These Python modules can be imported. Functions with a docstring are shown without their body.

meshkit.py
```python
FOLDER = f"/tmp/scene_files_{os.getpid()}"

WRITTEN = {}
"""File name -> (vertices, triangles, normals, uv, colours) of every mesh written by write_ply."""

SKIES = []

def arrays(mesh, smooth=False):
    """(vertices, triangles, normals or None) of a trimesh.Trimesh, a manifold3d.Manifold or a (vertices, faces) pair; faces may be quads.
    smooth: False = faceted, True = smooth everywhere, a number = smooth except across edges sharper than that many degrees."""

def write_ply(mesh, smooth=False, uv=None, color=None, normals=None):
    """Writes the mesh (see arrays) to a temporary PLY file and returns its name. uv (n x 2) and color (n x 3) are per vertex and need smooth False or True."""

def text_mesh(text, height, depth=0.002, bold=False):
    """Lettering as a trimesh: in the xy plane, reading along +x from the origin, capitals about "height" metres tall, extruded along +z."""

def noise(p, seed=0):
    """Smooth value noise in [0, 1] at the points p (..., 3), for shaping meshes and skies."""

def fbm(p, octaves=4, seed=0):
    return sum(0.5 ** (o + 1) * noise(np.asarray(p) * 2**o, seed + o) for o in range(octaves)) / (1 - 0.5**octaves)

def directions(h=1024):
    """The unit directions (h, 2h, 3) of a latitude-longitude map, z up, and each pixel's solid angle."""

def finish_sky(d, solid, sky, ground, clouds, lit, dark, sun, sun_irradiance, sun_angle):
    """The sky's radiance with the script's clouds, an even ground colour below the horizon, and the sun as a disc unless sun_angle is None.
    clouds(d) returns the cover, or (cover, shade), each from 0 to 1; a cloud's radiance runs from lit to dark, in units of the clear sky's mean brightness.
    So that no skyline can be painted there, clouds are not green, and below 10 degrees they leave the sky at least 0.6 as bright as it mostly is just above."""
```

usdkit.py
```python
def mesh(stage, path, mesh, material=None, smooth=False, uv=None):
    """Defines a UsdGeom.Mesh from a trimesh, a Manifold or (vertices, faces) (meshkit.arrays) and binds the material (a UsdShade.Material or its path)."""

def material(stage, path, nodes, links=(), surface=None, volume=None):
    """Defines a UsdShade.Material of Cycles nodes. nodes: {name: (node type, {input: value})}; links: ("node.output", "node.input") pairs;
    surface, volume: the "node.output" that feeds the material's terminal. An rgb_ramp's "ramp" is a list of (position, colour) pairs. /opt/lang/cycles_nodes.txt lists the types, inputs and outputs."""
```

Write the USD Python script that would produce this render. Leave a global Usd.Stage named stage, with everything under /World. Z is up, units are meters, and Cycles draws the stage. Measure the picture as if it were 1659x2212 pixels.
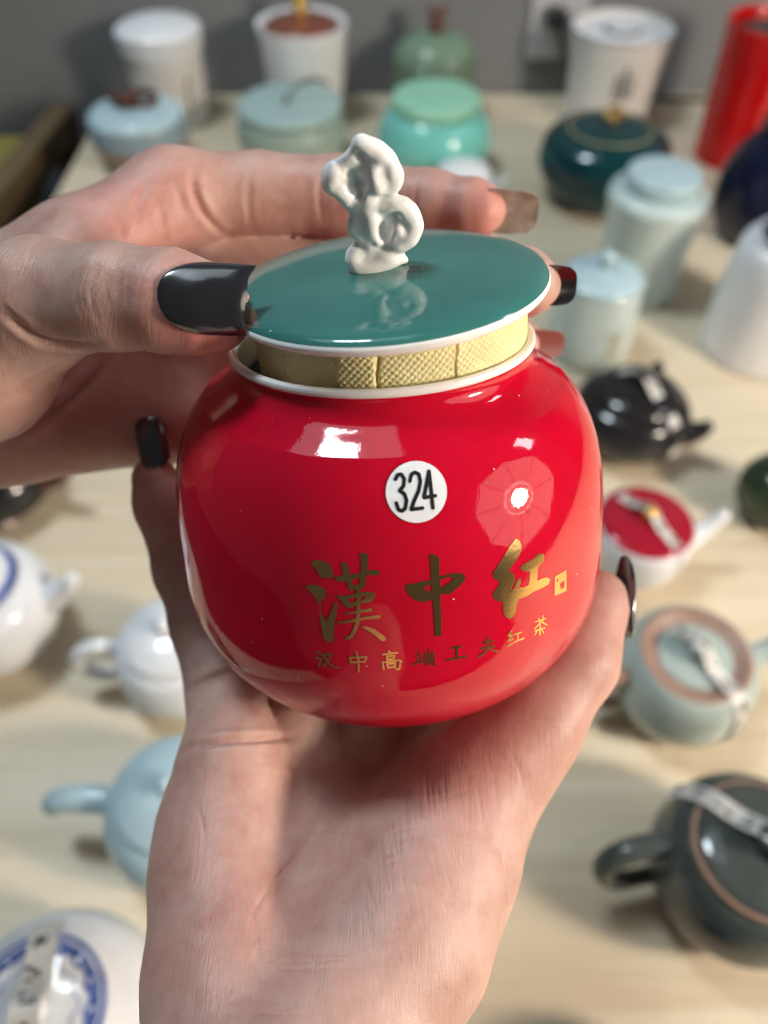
import math, random
import numpy as np, trimesh, usdkit
from pxr import Usd, UsdGeom, UsdLux, UsdShade, Gf, Sdf, Vt
from shapely.geometry import Polygon, LineString
from shapely.ops import unary_union
from scipy.interpolate import CubicSpline, PchipInterpolator
from scipy.spatial import cKDTree
import meshkit

random.seed(7)
rng = np.random.default_rng(7)
stage = Usd.Stage.CreateInMemory()
UsdGeom.SetStageUpAxis(stage, UsdGeom.Tokens.z)
UsdGeom.SetStageMetersPerUnit(stage, 1.0)
UsdGeom.Xform.Define(stage, '/World')
UsdGeom.Scope.Define(stage, '/World/Looks')

# ------------------------------------------------------------------ camera, lamps, exposure
PITCH = math.radians(50.0)
CAM = np.array([0, 0, 0.45])
RT = np.array([1.0, 0, 0])
UP = np.array([0, math.sin(PITCH), math.cos(PITCH)])
FW = np.array([0, math.cos(PITCH), -math.sin(PITCH)])
EXPOSURE = 0.72
FOCAL, LENS_OPENING, FOCUS = 26.0, 3.0, 0.136
cam = UsdGeom.Camera.Define(stage, '/World/camera')
M = np.eye(4); M[0, :3], M[1, :3], M[2, :3], M[3, :3] = RT, UP, -FW, CAM
cam.AddTransformOp().Set(Gf.Matrix4d(M.tolist()))
cam.CreateHorizontalApertureAttr(FOCAL); cam.CreateVerticalApertureAttr(FOCAL * 4 / 3)
cam.CreateFocalLengthAttr(FOCAL)
cam.CreateFStopAttr(FOCAL / LENS_OPENING); cam.CreateFocusDistanceAttr(FOCUS)
cam.CreateClippingRangeAttr(Gf.Vec2f(0.03, 50)); cam.CreateExposureAttr(EXPOSURE)

def look_at(x, eye, target):
    z = np.array(eye, float) - np.array(target, float); z /= np.linalg.norm(z)
    u = np.array([0, 0, 1.0]) if abs(z[2]) < .95 else np.array([0, 1.0, 0])
    r = np.cross(u, z); r /= np.linalg.norm(r); v = np.cross(z, r)
    m = np.eye(4); m[0, :3], m[1, :3], m[2, :3], m[3, :3] = r, v, z, eye
    x.AddTransformOp().Set(Gf.Matrix4d(m.tolist()))
    return r, v, z

def rect_lamp(name, eye, target, w, h, radiance, color):
    l = UsdLux.RectLight.Define(stage, '/World/' + name)
    l.CreateWidthAttr(w); l.CreateHeightAttr(h); l.CreateIntensityAttr(radiance); l.CreateColorAttr(Gf.Vec3f(*color))
    look_at(UsdGeom.Xformable(l), eye, target)

rect_lamp('ceiling_lamp', (-0.60, 0.68, 2.0), (-0.1, 0.4, 0), 0.42, 0.34, 26.0, (0.80, 0.93, 1.0))
rect_lamp('ceiling_panel', (-0.55, 0.74, 2.14), (-0.1, 0.4, 0), 1.3, 0.9, 1.0, (0.78, 0.92, 1.0))
rect_lamp('window_lamp', (1.15, 0.40, 1.06), (0.1, 0.3, 0.2), 0.15, 0.26, 9.0, (0.9, 0.93, 1.0))
room = usdkit.material(stage, '/World/Looks/room_light', {'b': ('background_shader', {'color': (0.80, 0.80, 0.80), 'strength': 0.055})}, surface='b.background')
dome = UsdLux.DomeLight.Define(stage, '/World/room_fill')
UsdShade.MaterialBindingAPI.Apply(dome.GetPrim()).Bind(room)
SOFTBOX_AT, SOFTBOX_TO = np.array([0.86, -0.17, 0.60]), np.array([0.06, 0.18, 0.28])
SOFTBOX_FABRIC, SOFTBOX_BULB = 1.25, 95.0

# ------------------------------------------------------------------ helpers
V0 = np.array([829.5, 1106.0]); FV = 1659.0
def pt(u, v, d):
    """the point in the room seen at (u, v) at depth d metres from the lens"""
    return CAM + d * (FW + RT * (u - V0[0]) / FV - UP * (v - V0[1]) / FV)
def seen(p):
    q = np.asarray(p) - CAM; z = q @ FW
    return np.stack([V0[0] + FV * (q @ RT) / z, V0[1] - FV * (q @ UP) / z], -1)

used = {}
def numbered(path):
    n = used.get(path, -1) + 1; used[path] = n
    return path if n == 0 else f'{path}_{n:03d}'
def tag(p, label=None, cat=None, group=None, kind=None):
    for k, v in (('label', label), ('category', cat), ('group', group), ('kind', kind)):
        if v: p.SetCustomDataByKey(k, v)
    return p
class Thing:
    def __init__(s, name, label, cat, loc=(0, 0, 0), rotz=0, group=None):
        s.path = numbered('/World/' + name); s.loc = np.array(loc, float)
        x = UsdGeom.Xform.Define(stage, s.path); x.AddTranslateOp().Set(Gf.Vec3d(*map(float, loc)))
        if rotz: x.AddRotateZOp().Set(math.degrees(rotz))
        tag(x.GetPrim(), label, cat, group)
    def part(s, name, mesh, mat, smooth=35, world=False, under=None, label=None, kind=None, primvars=None):
        path = numbered((under or s.path) + '/' + name)
        if isinstance(mesh, (list,)): mesh = trimesh.util.concatenate(mesh)
        if world:
            mesh = mesh.copy(); mesh.vertices = mesh.vertices - s.loc
        m = usdkit.mesh(stage, path, mesh, mat, smooth=smooth)
        for k, v in (primvars or {}).items():
            v = np.asarray(v, np.float32); api = UsdGeom.PrimvarsAPI(m)
            if v.ndim == 1: api.CreatePrimvar(k, Sdf.ValueTypeNames.FloatArray, 'vertex').Set(Vt.FloatArray.FromNumpy(v))
            else: api.CreatePrimvar(k, Sdf.ValueTypeNames.Vector3fArray, 'vertex').Set(Vt.Vec3fArray.FromNumpy(v))
        tag(m.GetPrim(), label, kind=kind)
        return path
def flat(name, mesh, mat, smooth=False, **kw):
    m = usdkit.mesh(stage, numbered('/World/' + name), mesh, mat, smooth=smooth); tag(m.GetPrim(), **kw); return m

def box(x0, y0, z0, x1, y1, z1, bevel=0):
    if not bevel: return trimesh.creation.box(bounds=[[x0, y0, z0], [x1, y1, z1]])
    import manifold3d as m3
    s = m3.Manifold.sphere(bevel, 12); b = bevel
    return man(m3.Manifold.batch_hull([s.translate((x, y, z)) for x in (x0 + b, x1 - b) for y in (y0 + b, y1 - b) for z in (z0 + b, z1 - b)]))
def man(m):
    q = m.to_mesh(); return trimesh.Trimesh(q.vert_properties[:, :3], q.tri_verts, process=False)
def lathe(prof, n=72, close=True):
    """prof: (r, z) points from the bottom axis to the top axis"""
    prof = np.array(prof, float); a = np.linspace(0, 2 * np.pi, n, endpoint=False)
    v = np.stack([prof[:, 0, None] * np.cos(a), prof[:, 0, None] * np.sin(a), np.broadcast_to(prof[:, 1, None], (len(prof), n))], -1).reshape(-1, 3)
    i = np.arange(len(prof) * n).reshape(len(prof), n)
    A, B = i[:-1], i[1:]; A2, B2 = np.roll(A, -1, 1), np.roll(B, -1, 1)
    f = np.concatenate([np.stack([A, A2, B2], -1).reshape(-1, 3), np.stack([A, B2, B], -1).reshape(-1, 3)])
    m = trimesh.Trimesh(v, f, process=False); m.merge_vertices(); m.update_faces(m.nondegenerate_faces()); return m
def curve(pts, n=10):
    """a smooth profile through the points; a repeated point is a sharp corner"""
    pts = [tuple(map(float, p)) for p in pts]; out, run = [], [pts[0]]
    def flush(run):
        run = np.array(run)
        if len(run) < 3: return [tuple(p) for p in run]
        t = np.append(0, np.cumsum(np.linalg.norm(np.diff(run, axis=0), axis=1)))
        q = np.linspace(0, t[-1], n * (len(run) - 1) + 1)
        return list(zip(PchipInterpolator(t, run[:, 0])(q), PchipInterpolator(t, run[:, 1])(q)))
    for p in pts[1:]:
        if p == run[-1]:
            out += flush(run); run = [p]
        else: run.append(p)
    out += flush(run)
    res = [out[0]]
    for p in out[1:]:
        if np.hypot(p[0] - res[-1][0], p[1] - res[-1][1]) > 1e-6: res.append(p)
    return np.array(res)
def tube(pts, radii, n=14, smooth_n=10, flat_=1.0, caps=True):
    pts = np.array(pts, float); radii = np.broadcast_to(np.asarray(radii, float), (len(pts),))
    t = np.append(0, np.cumsum(np.linalg.norm(np.diff(pts, axis=0), axis=1)))
    if len(pts) > 2 and smooth_n:
        q = np.linspace(0, t[-1], smooth_n * (len(pts) - 1) + 1); P = CubicSpline(t, pts)(q); R = np.interp(q, t, radii)
    else: P, R = pts, np.array(radii)
    d = np.gradient(P, axis=0); d /= np.linalg.norm(d, axis=1)[:, None]
    u = np.cross(d[0], [0, 0, 1]); u = u if np.linalg.norm(u) > .1 else np.cross(d[0], [1, 0, 0])
    V = []; a = np.linspace(0, 2 * np.pi, n, endpoint=False)
    ends = []
    if caps:
        for s in (1, .7, .3): ends.append(s)
    seq = [(P[0] - d[0] * R[0] * math.sqrt(1 - s * s) , d[0], R[0] * s) for s in (.3, .7, .93)] if caps else []
    seq += list(zip(P, d, R)) + ([(P[-1] + d[-1] * R[-1] * math.sqrt(1 - s * s), d[-1], R[-1] * s) for s in (.93, .7, .3)] if caps else [])
    for p, dd, r in seq:
        u = u - dd * (u @ dd); u /= np.linalg.norm(u); w = np.cross(dd, u)
        V.append(p + r * (np.cos(a)[:, None] * u + flat_ * np.sin(a)[:, None] * w))
    k = len(V); i = np.arange(k * n).reshape(k, n); A, B = i[:-1], i[1:]; A2, B2 = np.roll(A, -1, 1), np.roll(B, -1, 1)
    f = np.concatenate([np.stack([A, A2, B2], -1).reshape(-1, 3), np.stack([A, B2, B], -1).reshape(-1, 3)])
    V = np.concatenate(V + [[V[0].mean(0)], [V[-1].mean(0)]]); c0, c1 = k * n, k * n + 1
    f = np.concatenate([f, np.stack([np.full(n, c0), np.roll(i[0], -1), i[0]], 1), np.stack([np.full(n, c1), i[-1], np.roll(i[-1], -1)], 1)])
    return trimesh.Trimesh(V, f, process=False)

def segs_dist(p, poly):
    """distance from 2-D points to a polyline and the parameter of the nearest point"""
    best = np.full(len(p), 1e9)
    for a, b in zip(poly[:-1], poly[1:]):
        ab = b - a; t = np.clip(((p - a) @ ab) / max(ab @ ab, 1e-18), 0, 1)
        best = np.minimum(best, np.linalg.norm(p - a - t[:, None] * ab, axis=1))
    return best

# ------------------------------------------------------------------ signed distance modelling
def cone(p, a, b, ra, rb):
    ab = b - a; t = np.clip(((p - a) @ ab) / max(ab @ ab, 1e-12), 0, 1)
    return np.linalg.norm(p - a - t[:, None] * ab, axis=1) - (ra + (rb - ra) * t)
def smin(a, b, k):
    h = np.clip(.5 + .5 * (b - a) / k, 0, 1); return b + (a - b) * h - k * h * (1 - h)
def chain(p, joints, k=.003):
    d = None
    for (a, ra), (b, rb) in zip(joints[:-1], joints[1:]):
        c = cone(p, a, b, ra, rb); d = c if d is None else smin(d, c, k)
    return d
def surface_nets(f, lo, hi, h):
    lo = np.array(lo); n = np.ceil((np.array(hi) - lo) / h).astype(int) + 1
    # coarse pass, then only the cells near the surface
    ax = [lo[i] + h * np.arange(n[i]) for i in range(3)]
    G = np.full(n, 1.0)
    cs = 4; m = [np.arange(0, n[i] + cs - 1, cs) for i in range(3)]
    cg = np.stack(np.meshgrid(*[lo[i] + h * m[i] for i in range(3)], indexing='ij'), -1)
    cd = f(cg.reshape(-1, 3)).reshape(cg.shape[:3])
    up = cd[np.ix_(*[np.minimum((np.arange(n[i]) + cs // 2) // cs, len(m[i]) - 1) for i in range(3)])]
    near = np.abs(up) < h * cs * 1.6
    G = np.where(up > 0, 1.0, -1.0)
    idx = np.argwhere(near)
    G[near] = f(lo + h * idx)
    S = G < 0
    c = sum(S[i:n[0] - 1 + i, j:n[1] - 1 + j, k:n[2] - 1 + k].astype(np.int8) for i in (0, 1) for j in (0, 1) for k in (0, 1))
    act = (c > 0) & (c < 8)
    cells = np.argwhere(act); vid = np.full(act.shape, -1); vid[act] = np.arange(len(cells))
    acc = np.zeros((len(cells), 3)); cnt = np.zeros(len(cells))
    corners = np.array([(i, j, k) for i in (0, 1) for j in (0, 1) for k in (0, 1)])
    for a in range(8):
        for b in range(a + 1, 8):
            if np.abs(corners[a] - corners[b]).sum() != 1: continue
            ga = G[tuple((cells + corners[a]).T)]; gb = G[tuple((cells + corners[b]).T)]
            x = (ga < 0) != (gb < 0); t = np.where(x, ga / np.where(x, ga - gb, 1), 0)
            acc[x] += (corners[a] + t[:, None] * (corners[b] - corners[a]))[x]; cnt[x] += 1
    V = lo + h * (cells + acc / cnt[:, None]); F = []
    for ax_ in range(3):
        o = [(0, 1, 2), (1, 2, 0), (2, 0, 1)][ax_]; e = np.eye(3, dtype=int)
        sl = [slice(None)] * 3; s2 = list(sl); sl[ax_] = slice(None, -1); s2[ax_] = slice(1, None)
        d = np.argwhere(S[tuple(sl)] != S[tuple(s2)])
        d = d[(d[:, o[1]] > 0) & (d[:, o[2]] > 0) & (d[:, o[1]] < n[o[1]] - 1) & (d[:, o[2]] < n[o[2]] - 1)]
        flip = S[tuple(d.T)]
        q = [vid[tuple((d - e[o[1]] * y - e[o[2]] * z).T)] for y, z in ((0, 0), (1, 0), (1, 1), (0, 1))]
        q = np.stack(q, 1); q = np.where(flip[:, None], q, q[:, ::-1]); q = q[(q >= 0).all(1)]
        F += [q[:, [0, 1, 2]], q[:, [0, 2, 3]]]
    return V, np.concatenate(F)
def gradient(f, V, e=2e-4):
    g = np.stack([f(V + e * np.eye(3)[i]) - f(V - e * np.eye(3)[i]) for i in range(3)], 1)
    return g / np.maximum(np.linalg.norm(g, axis=1), 1e-9)[:, None]
def sdf_mesh(f, lo, hi, h, sub=1, keep=None):
    V, F = surface_nets(f, lo, hi, h)
    for _ in range(2): V = V - np.clip(f(V), -h, h)[:, None] * gradient(f, V)
    m = trimesh.Trimesh(V, F, process=False)
    for _ in range(sub):
        m = m.subdivide(); V = np.array(m.vertices); V = V - np.clip(f(V), -h, h)[:, None] * gradient(f, V); m = trimesh.Trimesh(V, m.faces, process=False)
    if m.volume < 0: m.invert()
    return m

# ------------------------------------------------------------------ materials
def mat(name, nodes, links, surface='p.BSDF'):
    return usdkit.material(stage, '/World/Looks/' + name, nodes, links, surface=surface)
def glaze(name, col, rough=.08, vary=.12, scale=40, spec=.5, bump=.06, metallic=0, col2=None, coat=0.0):
    rough = rough * .55 if rough <= .15 else rough
    c2 = col2 or tuple(max(0, c * (1 - vary)) for c in col)
    return mat(name, {
        't': ('texture_coordinate', {}),
        'n': ('noise_texture', {'scale': scale, 'detail': 4.0, 'roughness': .6}),
        'r': ('rgb_ramp', {'ramp': [(.3, c2), (.7, col)]}),
        'n2': ('noise_texture', {'scale': 260.0, 'detail': 2.0}),
        'b': ('bump', {'strength': bump, 'distance': .001}),
        'p': ('principled_bsdf', {'roughness': rough, 'specular_ior_level': spec, 'metallic': metallic, 'coat_weight': coat, 'coat_roughness': .05})},
        [('t.object', 'n.vector'), ('t.object', 'n2.vector'), ('n.fac', 'r.fac'), ('r.color', 'p.base_color'), ('n2.fac', 'b.height'), ('b.normal', 'p.normal')])
MT = {}
def G(name, *a, **k):
    if name not in MT: MT[name] = glaze(name, *a, **k)
    return MT[name]

skin = mat('skin', {
    'g': ('geometry', {}), 'uv': ('attribute', {'attribute': 'skin_plane'}), 'fl': ('attribute', {'attribute': 'flush'}),
    'n': ('noise_texture', {'scale': 130.0, 'detail': 7.0, 'roughness': .70, 'distortion': .4}),
    'r': ('rgb_ramp', {'ramp': [(.25, (.38, .215, .178)), (.42, (.475, .290, .240)), (.58, (.525, .345, .293)), (.78, (.59, .415, .366))]}),
    'm': ('mix', {'color2': (.56, .18, .15)}),
    'pore': ('voronoi_texture', {'scale': 2300.0, 'feature': 'distance_to_edge', 'randomness': 1.0}),
    'mp1': ('mapping', {'rotation': (0, 0, .16), 'scale': (900.0, 75.0, 1.0)}),
    'l1': ('noise_texture', {'scale': 1.0, 'detail': 2.5, 'roughness': .6, 'distortion': .35}),
    'w1': ('rgb_ramp', {'ramp': [(0, (1, 1, 1)), (.43, (1, 1, 1)), (.485, (0, 0, 0)), (.5, (0, 0, 0)), (.56, (1, 1, 1)), (1, (1, 1, 1))]}),
    'mp2': ('mapping', {'rotation': (0, 0, -.12), 'scale': (110.0, 1150.0, 1.0)}),
    'l2': ('noise_texture', {'scale': 1.0, 'detail': 2.0, 'roughness': .6, 'distortion': .3}),
    'w2': ('rgb_ramp', {'ramp': [(0, (1, 1, 1)), (.455, (1, 1, 1)), (.49, (0, 0, 0)), (.5, (0, 0, 0)), (.54, (1, 1, 1)), (1, (1, 1, 1))]}),
    'b0': ('bump', {'strength': .13, 'distance': .00025}),
    'b1': ('bump', {'strength': .13, 'distance': .0004}),
    'b2': ('bump', {'strength': .08, 'distance': .0003}),
    'rr': ('map_range', {'from_min': .3, 'from_max': .7, 'to_min': .40, 'to_max': .55}),
    'p': ('principled_bsdf', {'subsurface_weight': .16, 'subsurface_scale': .0022, 'subsurface_radius': (1.0, .36, .2), 'specular_ior_level': .42})},
    [('g.position', 'n.vector'), ('n.fac', 'r.fac'), ('r.color', 'm.color1'), ('fl.fac', 'm.fac'), ('m.color', 'p.base_color'),
     ('g.position', 'pore.vector'), ('uv.vector', 'mp1.vector'), ('mp1.vector', 'l1.vector'), ('l1.fac', 'w1.fac'),
     ('uv.vector', 'mp2.vector'), ('mp2.vector', 'l2.vector'), ('l2.fac', 'w2.fac'),
     ('pore.distance', 'b0.height'), ('w1.color', 'b1.height'), ('b0.normal', 'b1.normal'), ('w2.color', 'b2.height'), ('b1.normal', 'b2.normal'), ('b2.normal', 'p.normal'),
     ('n.fac', 'rr.value'), ('rr.result', 'p.roughness')])
black_nail = glaze('black_nail_polish', (.014, .014, .019), rough=.20, vary=.3, bump=.03, coat=1.0, spec=.9)
clear_nail = mat('grey_glitter_nail', {
    'g': ('geometry', {}), 'n': ('noise_texture', {'scale': 260.0, 'detail': 3.0}), 'v': ('voronoi_texture', {'scale': 1500.0}),
    'r': ('rgb_ramp', {'ramp': [(.3, (.20, .14, .10)), (.7, (.48, .40, .34))]}), 'b': ('bump', {'strength': .10, 'distance': .0004}),
    'p': ('principled_bsdf', {'roughness': .18, 'coat_weight': .7, 'transmission_weight': .08})},
    [('g.position', 'n.vector'), ('g.position', 'v.vector'), ('n.fac', 'r.fac'), ('r.color', 'p.base_color'), ('v.distance', 'b.height'), ('b.normal', 'p.normal')])
pink_nail = glaze('pink_nail', (.42, .22, .19), rough=.2, vary=.25, bump=.05)

red_glaze = mat('red_glaze', {
    'g': ('geometry', {}), 'n': ('noise_texture', {'scale': 45.0, 'detail': 4.0}), 'r': ('rgb_ramp', {'ramp': [(.3, (.52, .0015, .019)), (.7, (.60, .003, .027))]}),
    'v': ('voronoi_texture', {'scale': 330.0}), 'vs': ('math', {'math_type': 'less_than', 'value2': .055}), 'sc': ('separate_color', {}), 'vr': ('math', {'math_type': 'greater_than', 'value2': .80}), 'vm': ('math', {'math_type': 'multiply'}),
    'mx': ('mix', {'color2': (.75, .60, .55)}),
    'sm': ('noise_texture', {'scale': 70.0, 'detail': 5.0, 'roughness': .7}), 'ro': ('map_range', {'from_min': .45, 'from_max': .72, 'to_min': .04, 'to_max': .085, 'clamp': True}),
    'n2': ('noise_texture', {'scale': 900.0, 'detail': 2.0}), 'n3': ('noise_texture', {'scale': 55.0, 'detail': 1.5}), 'b0': ('bump', {'strength': .10, 'distance': .001}),
    'b': ('bump', {'strength': .03, 'distance': .0004}), 'p': ('principled_bsdf', {'ior': 1.52, 'specular_ior_level': .5})},
    [('g.position', 'n.vector'), ('g.position', 'n2.vector'), ('g.position', 'n3.vector'), ('g.position', 'sm.vector'), ('g.position', 'v.vector'), ('v.distance', 'vs.value1'), ('v.color', 'sc.color'), ('sc.r', 'vr.value1'),
     ('vs.value', 'vm.value1'), ('vr.value', 'vm.value2'), ('vm.value', 'mx.fac'), ('n.fac', 'r.fac'), ('r.color', 'mx.color1'), ('mx.color', 'p.base_color'), ('sm.fac', 'ro.value'), ('ro.result', 'p.roughness'),
     ('n3.fac', 'b0.height'), ('n2.fac', 'b.height'), ('b0.normal', 'b.normal'), ('b.normal', 'p.normal')])
porcelain = glaze('white_porcelain', (.91, .905, .90), rough=.04, vary=.04, bump=.05)
gold = mat('gold_print', {'g': ('geometry', {}), 'n': ('noise_texture', {'scale': 1400.0, 'detail': 3.0}), 'b': ('bump', {'strength': .05, 'distance': .0003}),
    'p': ('principled_bsdf', {'base_color': (.76, .46, .17), 'metallic': 1.0, 'roughness': .19})},
    [('g.position', 'n.vector'), ('n.fac', 'b.height'), ('b.normal', 'p.normal')])
gold_metal = glaze('gold_metal', (.80, .50, .12), rough=.16, metallic=1, bump=.02)
paper_white = glaze('white_paper', (.83, .84, .87), rough=.55, vary=.04, bump=.1)
black_ink = glaze('black_ink', (.012, .012, .013), rough=.4, bump=.02)
yellow_cloth = mat('yellow_nonwoven_cloth', {
    'g': ('geometry', {}), 'n': ('noise_texture', {'scale': 180.0, 'detail': 5.0}), 'r': ('rgb_ramp', {'ramp': [(.3, (.76, .66, .33)), (.7, (.88, .80, .46))]}),
    'f': ('noise_texture', {'scale': 2600.0, 'detail': 4.0, 'roughness': .7, 'distortion': 1.0}), 'b': ('bump', {'strength': .45, 'distance': .0005}),
    'p': ('principled_bsdf', {'roughness': .75, 'sheen_weight': .15, 'subsurface_weight': .12, 'subsurface_scale': .001})},
    [('g.position', 'n.vector'), ('g.position', 'f.vector'), ('n.fac', 'r.fac'), ('r.color', 'p.base_color'), ('f.fac', 'b.height'), ('b.normal', 'p.normal')])
wood = mat('birch_veneer', {
    't': ('texture_coordinate', {}), 'mp': ('mapping', {'scale': (3.0, 70.0, 3.0)}), 'n': ('noise_texture', {'scale': 1.0, 'detail': 6.0, 'roughness': .6, 'distortion': .5}),
    'mp2': ('mapping', {'scale': (1.2, 9.0, 1.0)}), 'n2': ('noise_texture', {'scale': 1.5, 'detail': 3.0, 'distortion': 1.2}),
    'r': ('rgb_ramp', {'ramp': [(.25, (.62, .50, .35)), (.5, (.71, .61, .455)), (.75, (.78, .69, .54))]}),
    'r2': ('rgb_ramp', {'ramp': [(.3, (.86, .84, .8)), (.7, (1, 1, 1))]}), 'm': ('mix', {'mix_type': 'multiply', 'fac': 1.0}),
    'b': ('bump', {'strength': .05, 'distance': .0005}), 'p': ('principled_bsdf', {'roughness': .42, 'specular_ior_level': .35})},
    [('t.object', 'mp.vector'), ('mp.vector', 'n.vector'), ('t.object', 'mp2.vector'), ('mp2.vector', 'n2.vector'), ('n.fac', 'r.fac'), ('n2.fac', 'r2.fac'),
     ('r.color', 'm.color1'), ('r2.color', 'm.color2'), ('m.color', 'p.base_color'), ('n.fac', 'b.height'), ('b.normal', 'p.normal')])
wall_paint = glaze('grey_wall_paint', (.235, .24, .25), rough=.7, vary=.1, scale=6, bump=.1, spec=.2)
floor_mat = glaze('dark_floor', (.12, .115, .11), rough=.5, vary=.3, scale=8)

# ------------------------------------------------------------------ the setting
flat('floor', box(-3, -2, -.77, 3, 1.152, -.75), floor_mat, kind='structure')
flat('wall', box(-3, 1.152, -.75, 3, 1.25, 1.15), wall_paint, kind='structure')
tb = Thing('display_table', 'long pale birch veneer table crowded with teapots and tea jars', 'table', (0.25, .45, 0))
tb.part('table_top', box(-.635, -.9, -.03, .95, .697, 0, .002), wood)
for x in (-.58, .88):
    for y in (-.82, .64): tb.part('leg', box(x - .025, y - .025, -.75, x + .025, y + .025, -.031, .002), wood)

# ------------------------------------------------------------------ softbox lamp (seen mirrored in the glazes)
sb = Thing('softbox_lamp', 'octagonal umbrella softbox lamp mirrored in the red glaze', 'lamp', SOFTBOX_AT)
zz = SOFTBOX_TO - SOFTBOX_AT; zz /= np.linalg.norm(zz); xx = np.cross([0, 0, 1], zz); xx /= np.linalg.norm(xx); yy = np.cross(zz, xx)
RS = .43
def dish(r, depth0):
    v, f = [np.zeros(3) - zz * depth0], []
    ring_n = 6
    for j in range(1, ring_n + 1):
        for k in range(8):
            a = (k + .5) * np.pi / 4; q = j / ring_n * r
            v.append(q * (math.cos(a) * xx + math.sin(a) * yy) - zz * depth0 * (1 - (j / ring_n) ** 2))
    for k in range(8): f.append((0, 1 + k, 1 + (k + 1) % 8))
    for j in range(ring_n - 1):
        for k in range(8):
            a, b = 1 + j * 8 + k, 1 + j * 8 + (k + 1) % 8; f += [(a, a + 8, b + 8), (a, b + 8, b)]
    return np.array(v), np.array(f)
def emit(name, col, s):
    return usdkit.material(stage, '/World/Looks/' + name, {'e': ('emission', {'color': col, 'strength': s})}, surface='e.emission')
v, f = dish(RS, .16)
sb.part('reflector', trimesh.Trimesh(v, f, process=False), emit('lit_softbox_fabric', (1, .90, .80), SOFTBOX_FABRIC), smooth=False)
rib_m = G('lamp_rib', (.05, .05, .05), rough=.5)
for k in range(8):
    sb.part('rib', tube([v[1 + j * 8 + k] + zz * .004 for j in range(0 + 1, 6)], .0045, smooth_n=0), rib_m)
for k in range(8):
    a = (k + .5) * np.pi / 4; sb.part('ring_light', tube([.155 * (math.cos(b) * xx + math.sin(b) * yy) - zz * .125 for b in (a - .30, a, a + .30)], .011, smooth_n=4), emit('lit_ring', (1, .9, .8), 4.0) if k == 0 else stage.GetPrimAtPath('/World/Looks/lit_ring').GetPath())
bulb = trimesh.creation.icosphere(3, .085); bulb.apply_translation(-zz * .06)
sb.part('bulb', bulb, emit('lit_bulb', (1, .86, .70), SOFTBOX_BULB), smooth=True)
sb.part('stand_pole', tube([-zz * .2, -zz * .2 - np.array([0, 0, .6 + .74])], .012, smooth_n=0), rib_m)

# ------------------------------------------------------------------ the red jar
JC = np.array([.0017, .1076, .3126]); JA = np.array([-.0487, .3348, .941]); JA /= np.linalg.norm(JA)
view = JC - CAM; JX = -(view - JA * (view @ JA)); JX /= np.linalg.norm(JX)          # towards the lens
JY = np.cross(JA, JX)
phi = np.radians(np.linspace(-75, 52, 10))
rho = np.array([29.9609, 34.3609, 38.3735, 41.9345, 45.0351, 46.0102, 46.2591, 48.6742, 51.7, 52.0226]) * .001
cs = CubicSpline(phi, rho); q = np.linspace(phi[0], math.radians(46.5), 70)
body = np.stack([cs(q) * np.cos(q), cs(q) * np.sin(q)], 1)
MOUTH_R, MOUTH_H = .0300, .0470
body = body[body[:, 1] > -.0285]
body = np.concatenate([[[0, -.0290], [.018, -.0295], [.0235, -.0305], [.026, -.0297]], body[body[:, 0] > 0][np.where(body[:, 0] > .0265)[0][0]:]])
neck = curve([tuple(body[-1]), (.0325, .0405), (.0303, .0424), (.0294, .0444), (.0296, .0458)], 8)[1:]
outer = np.concatenate([body, neck])
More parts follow.
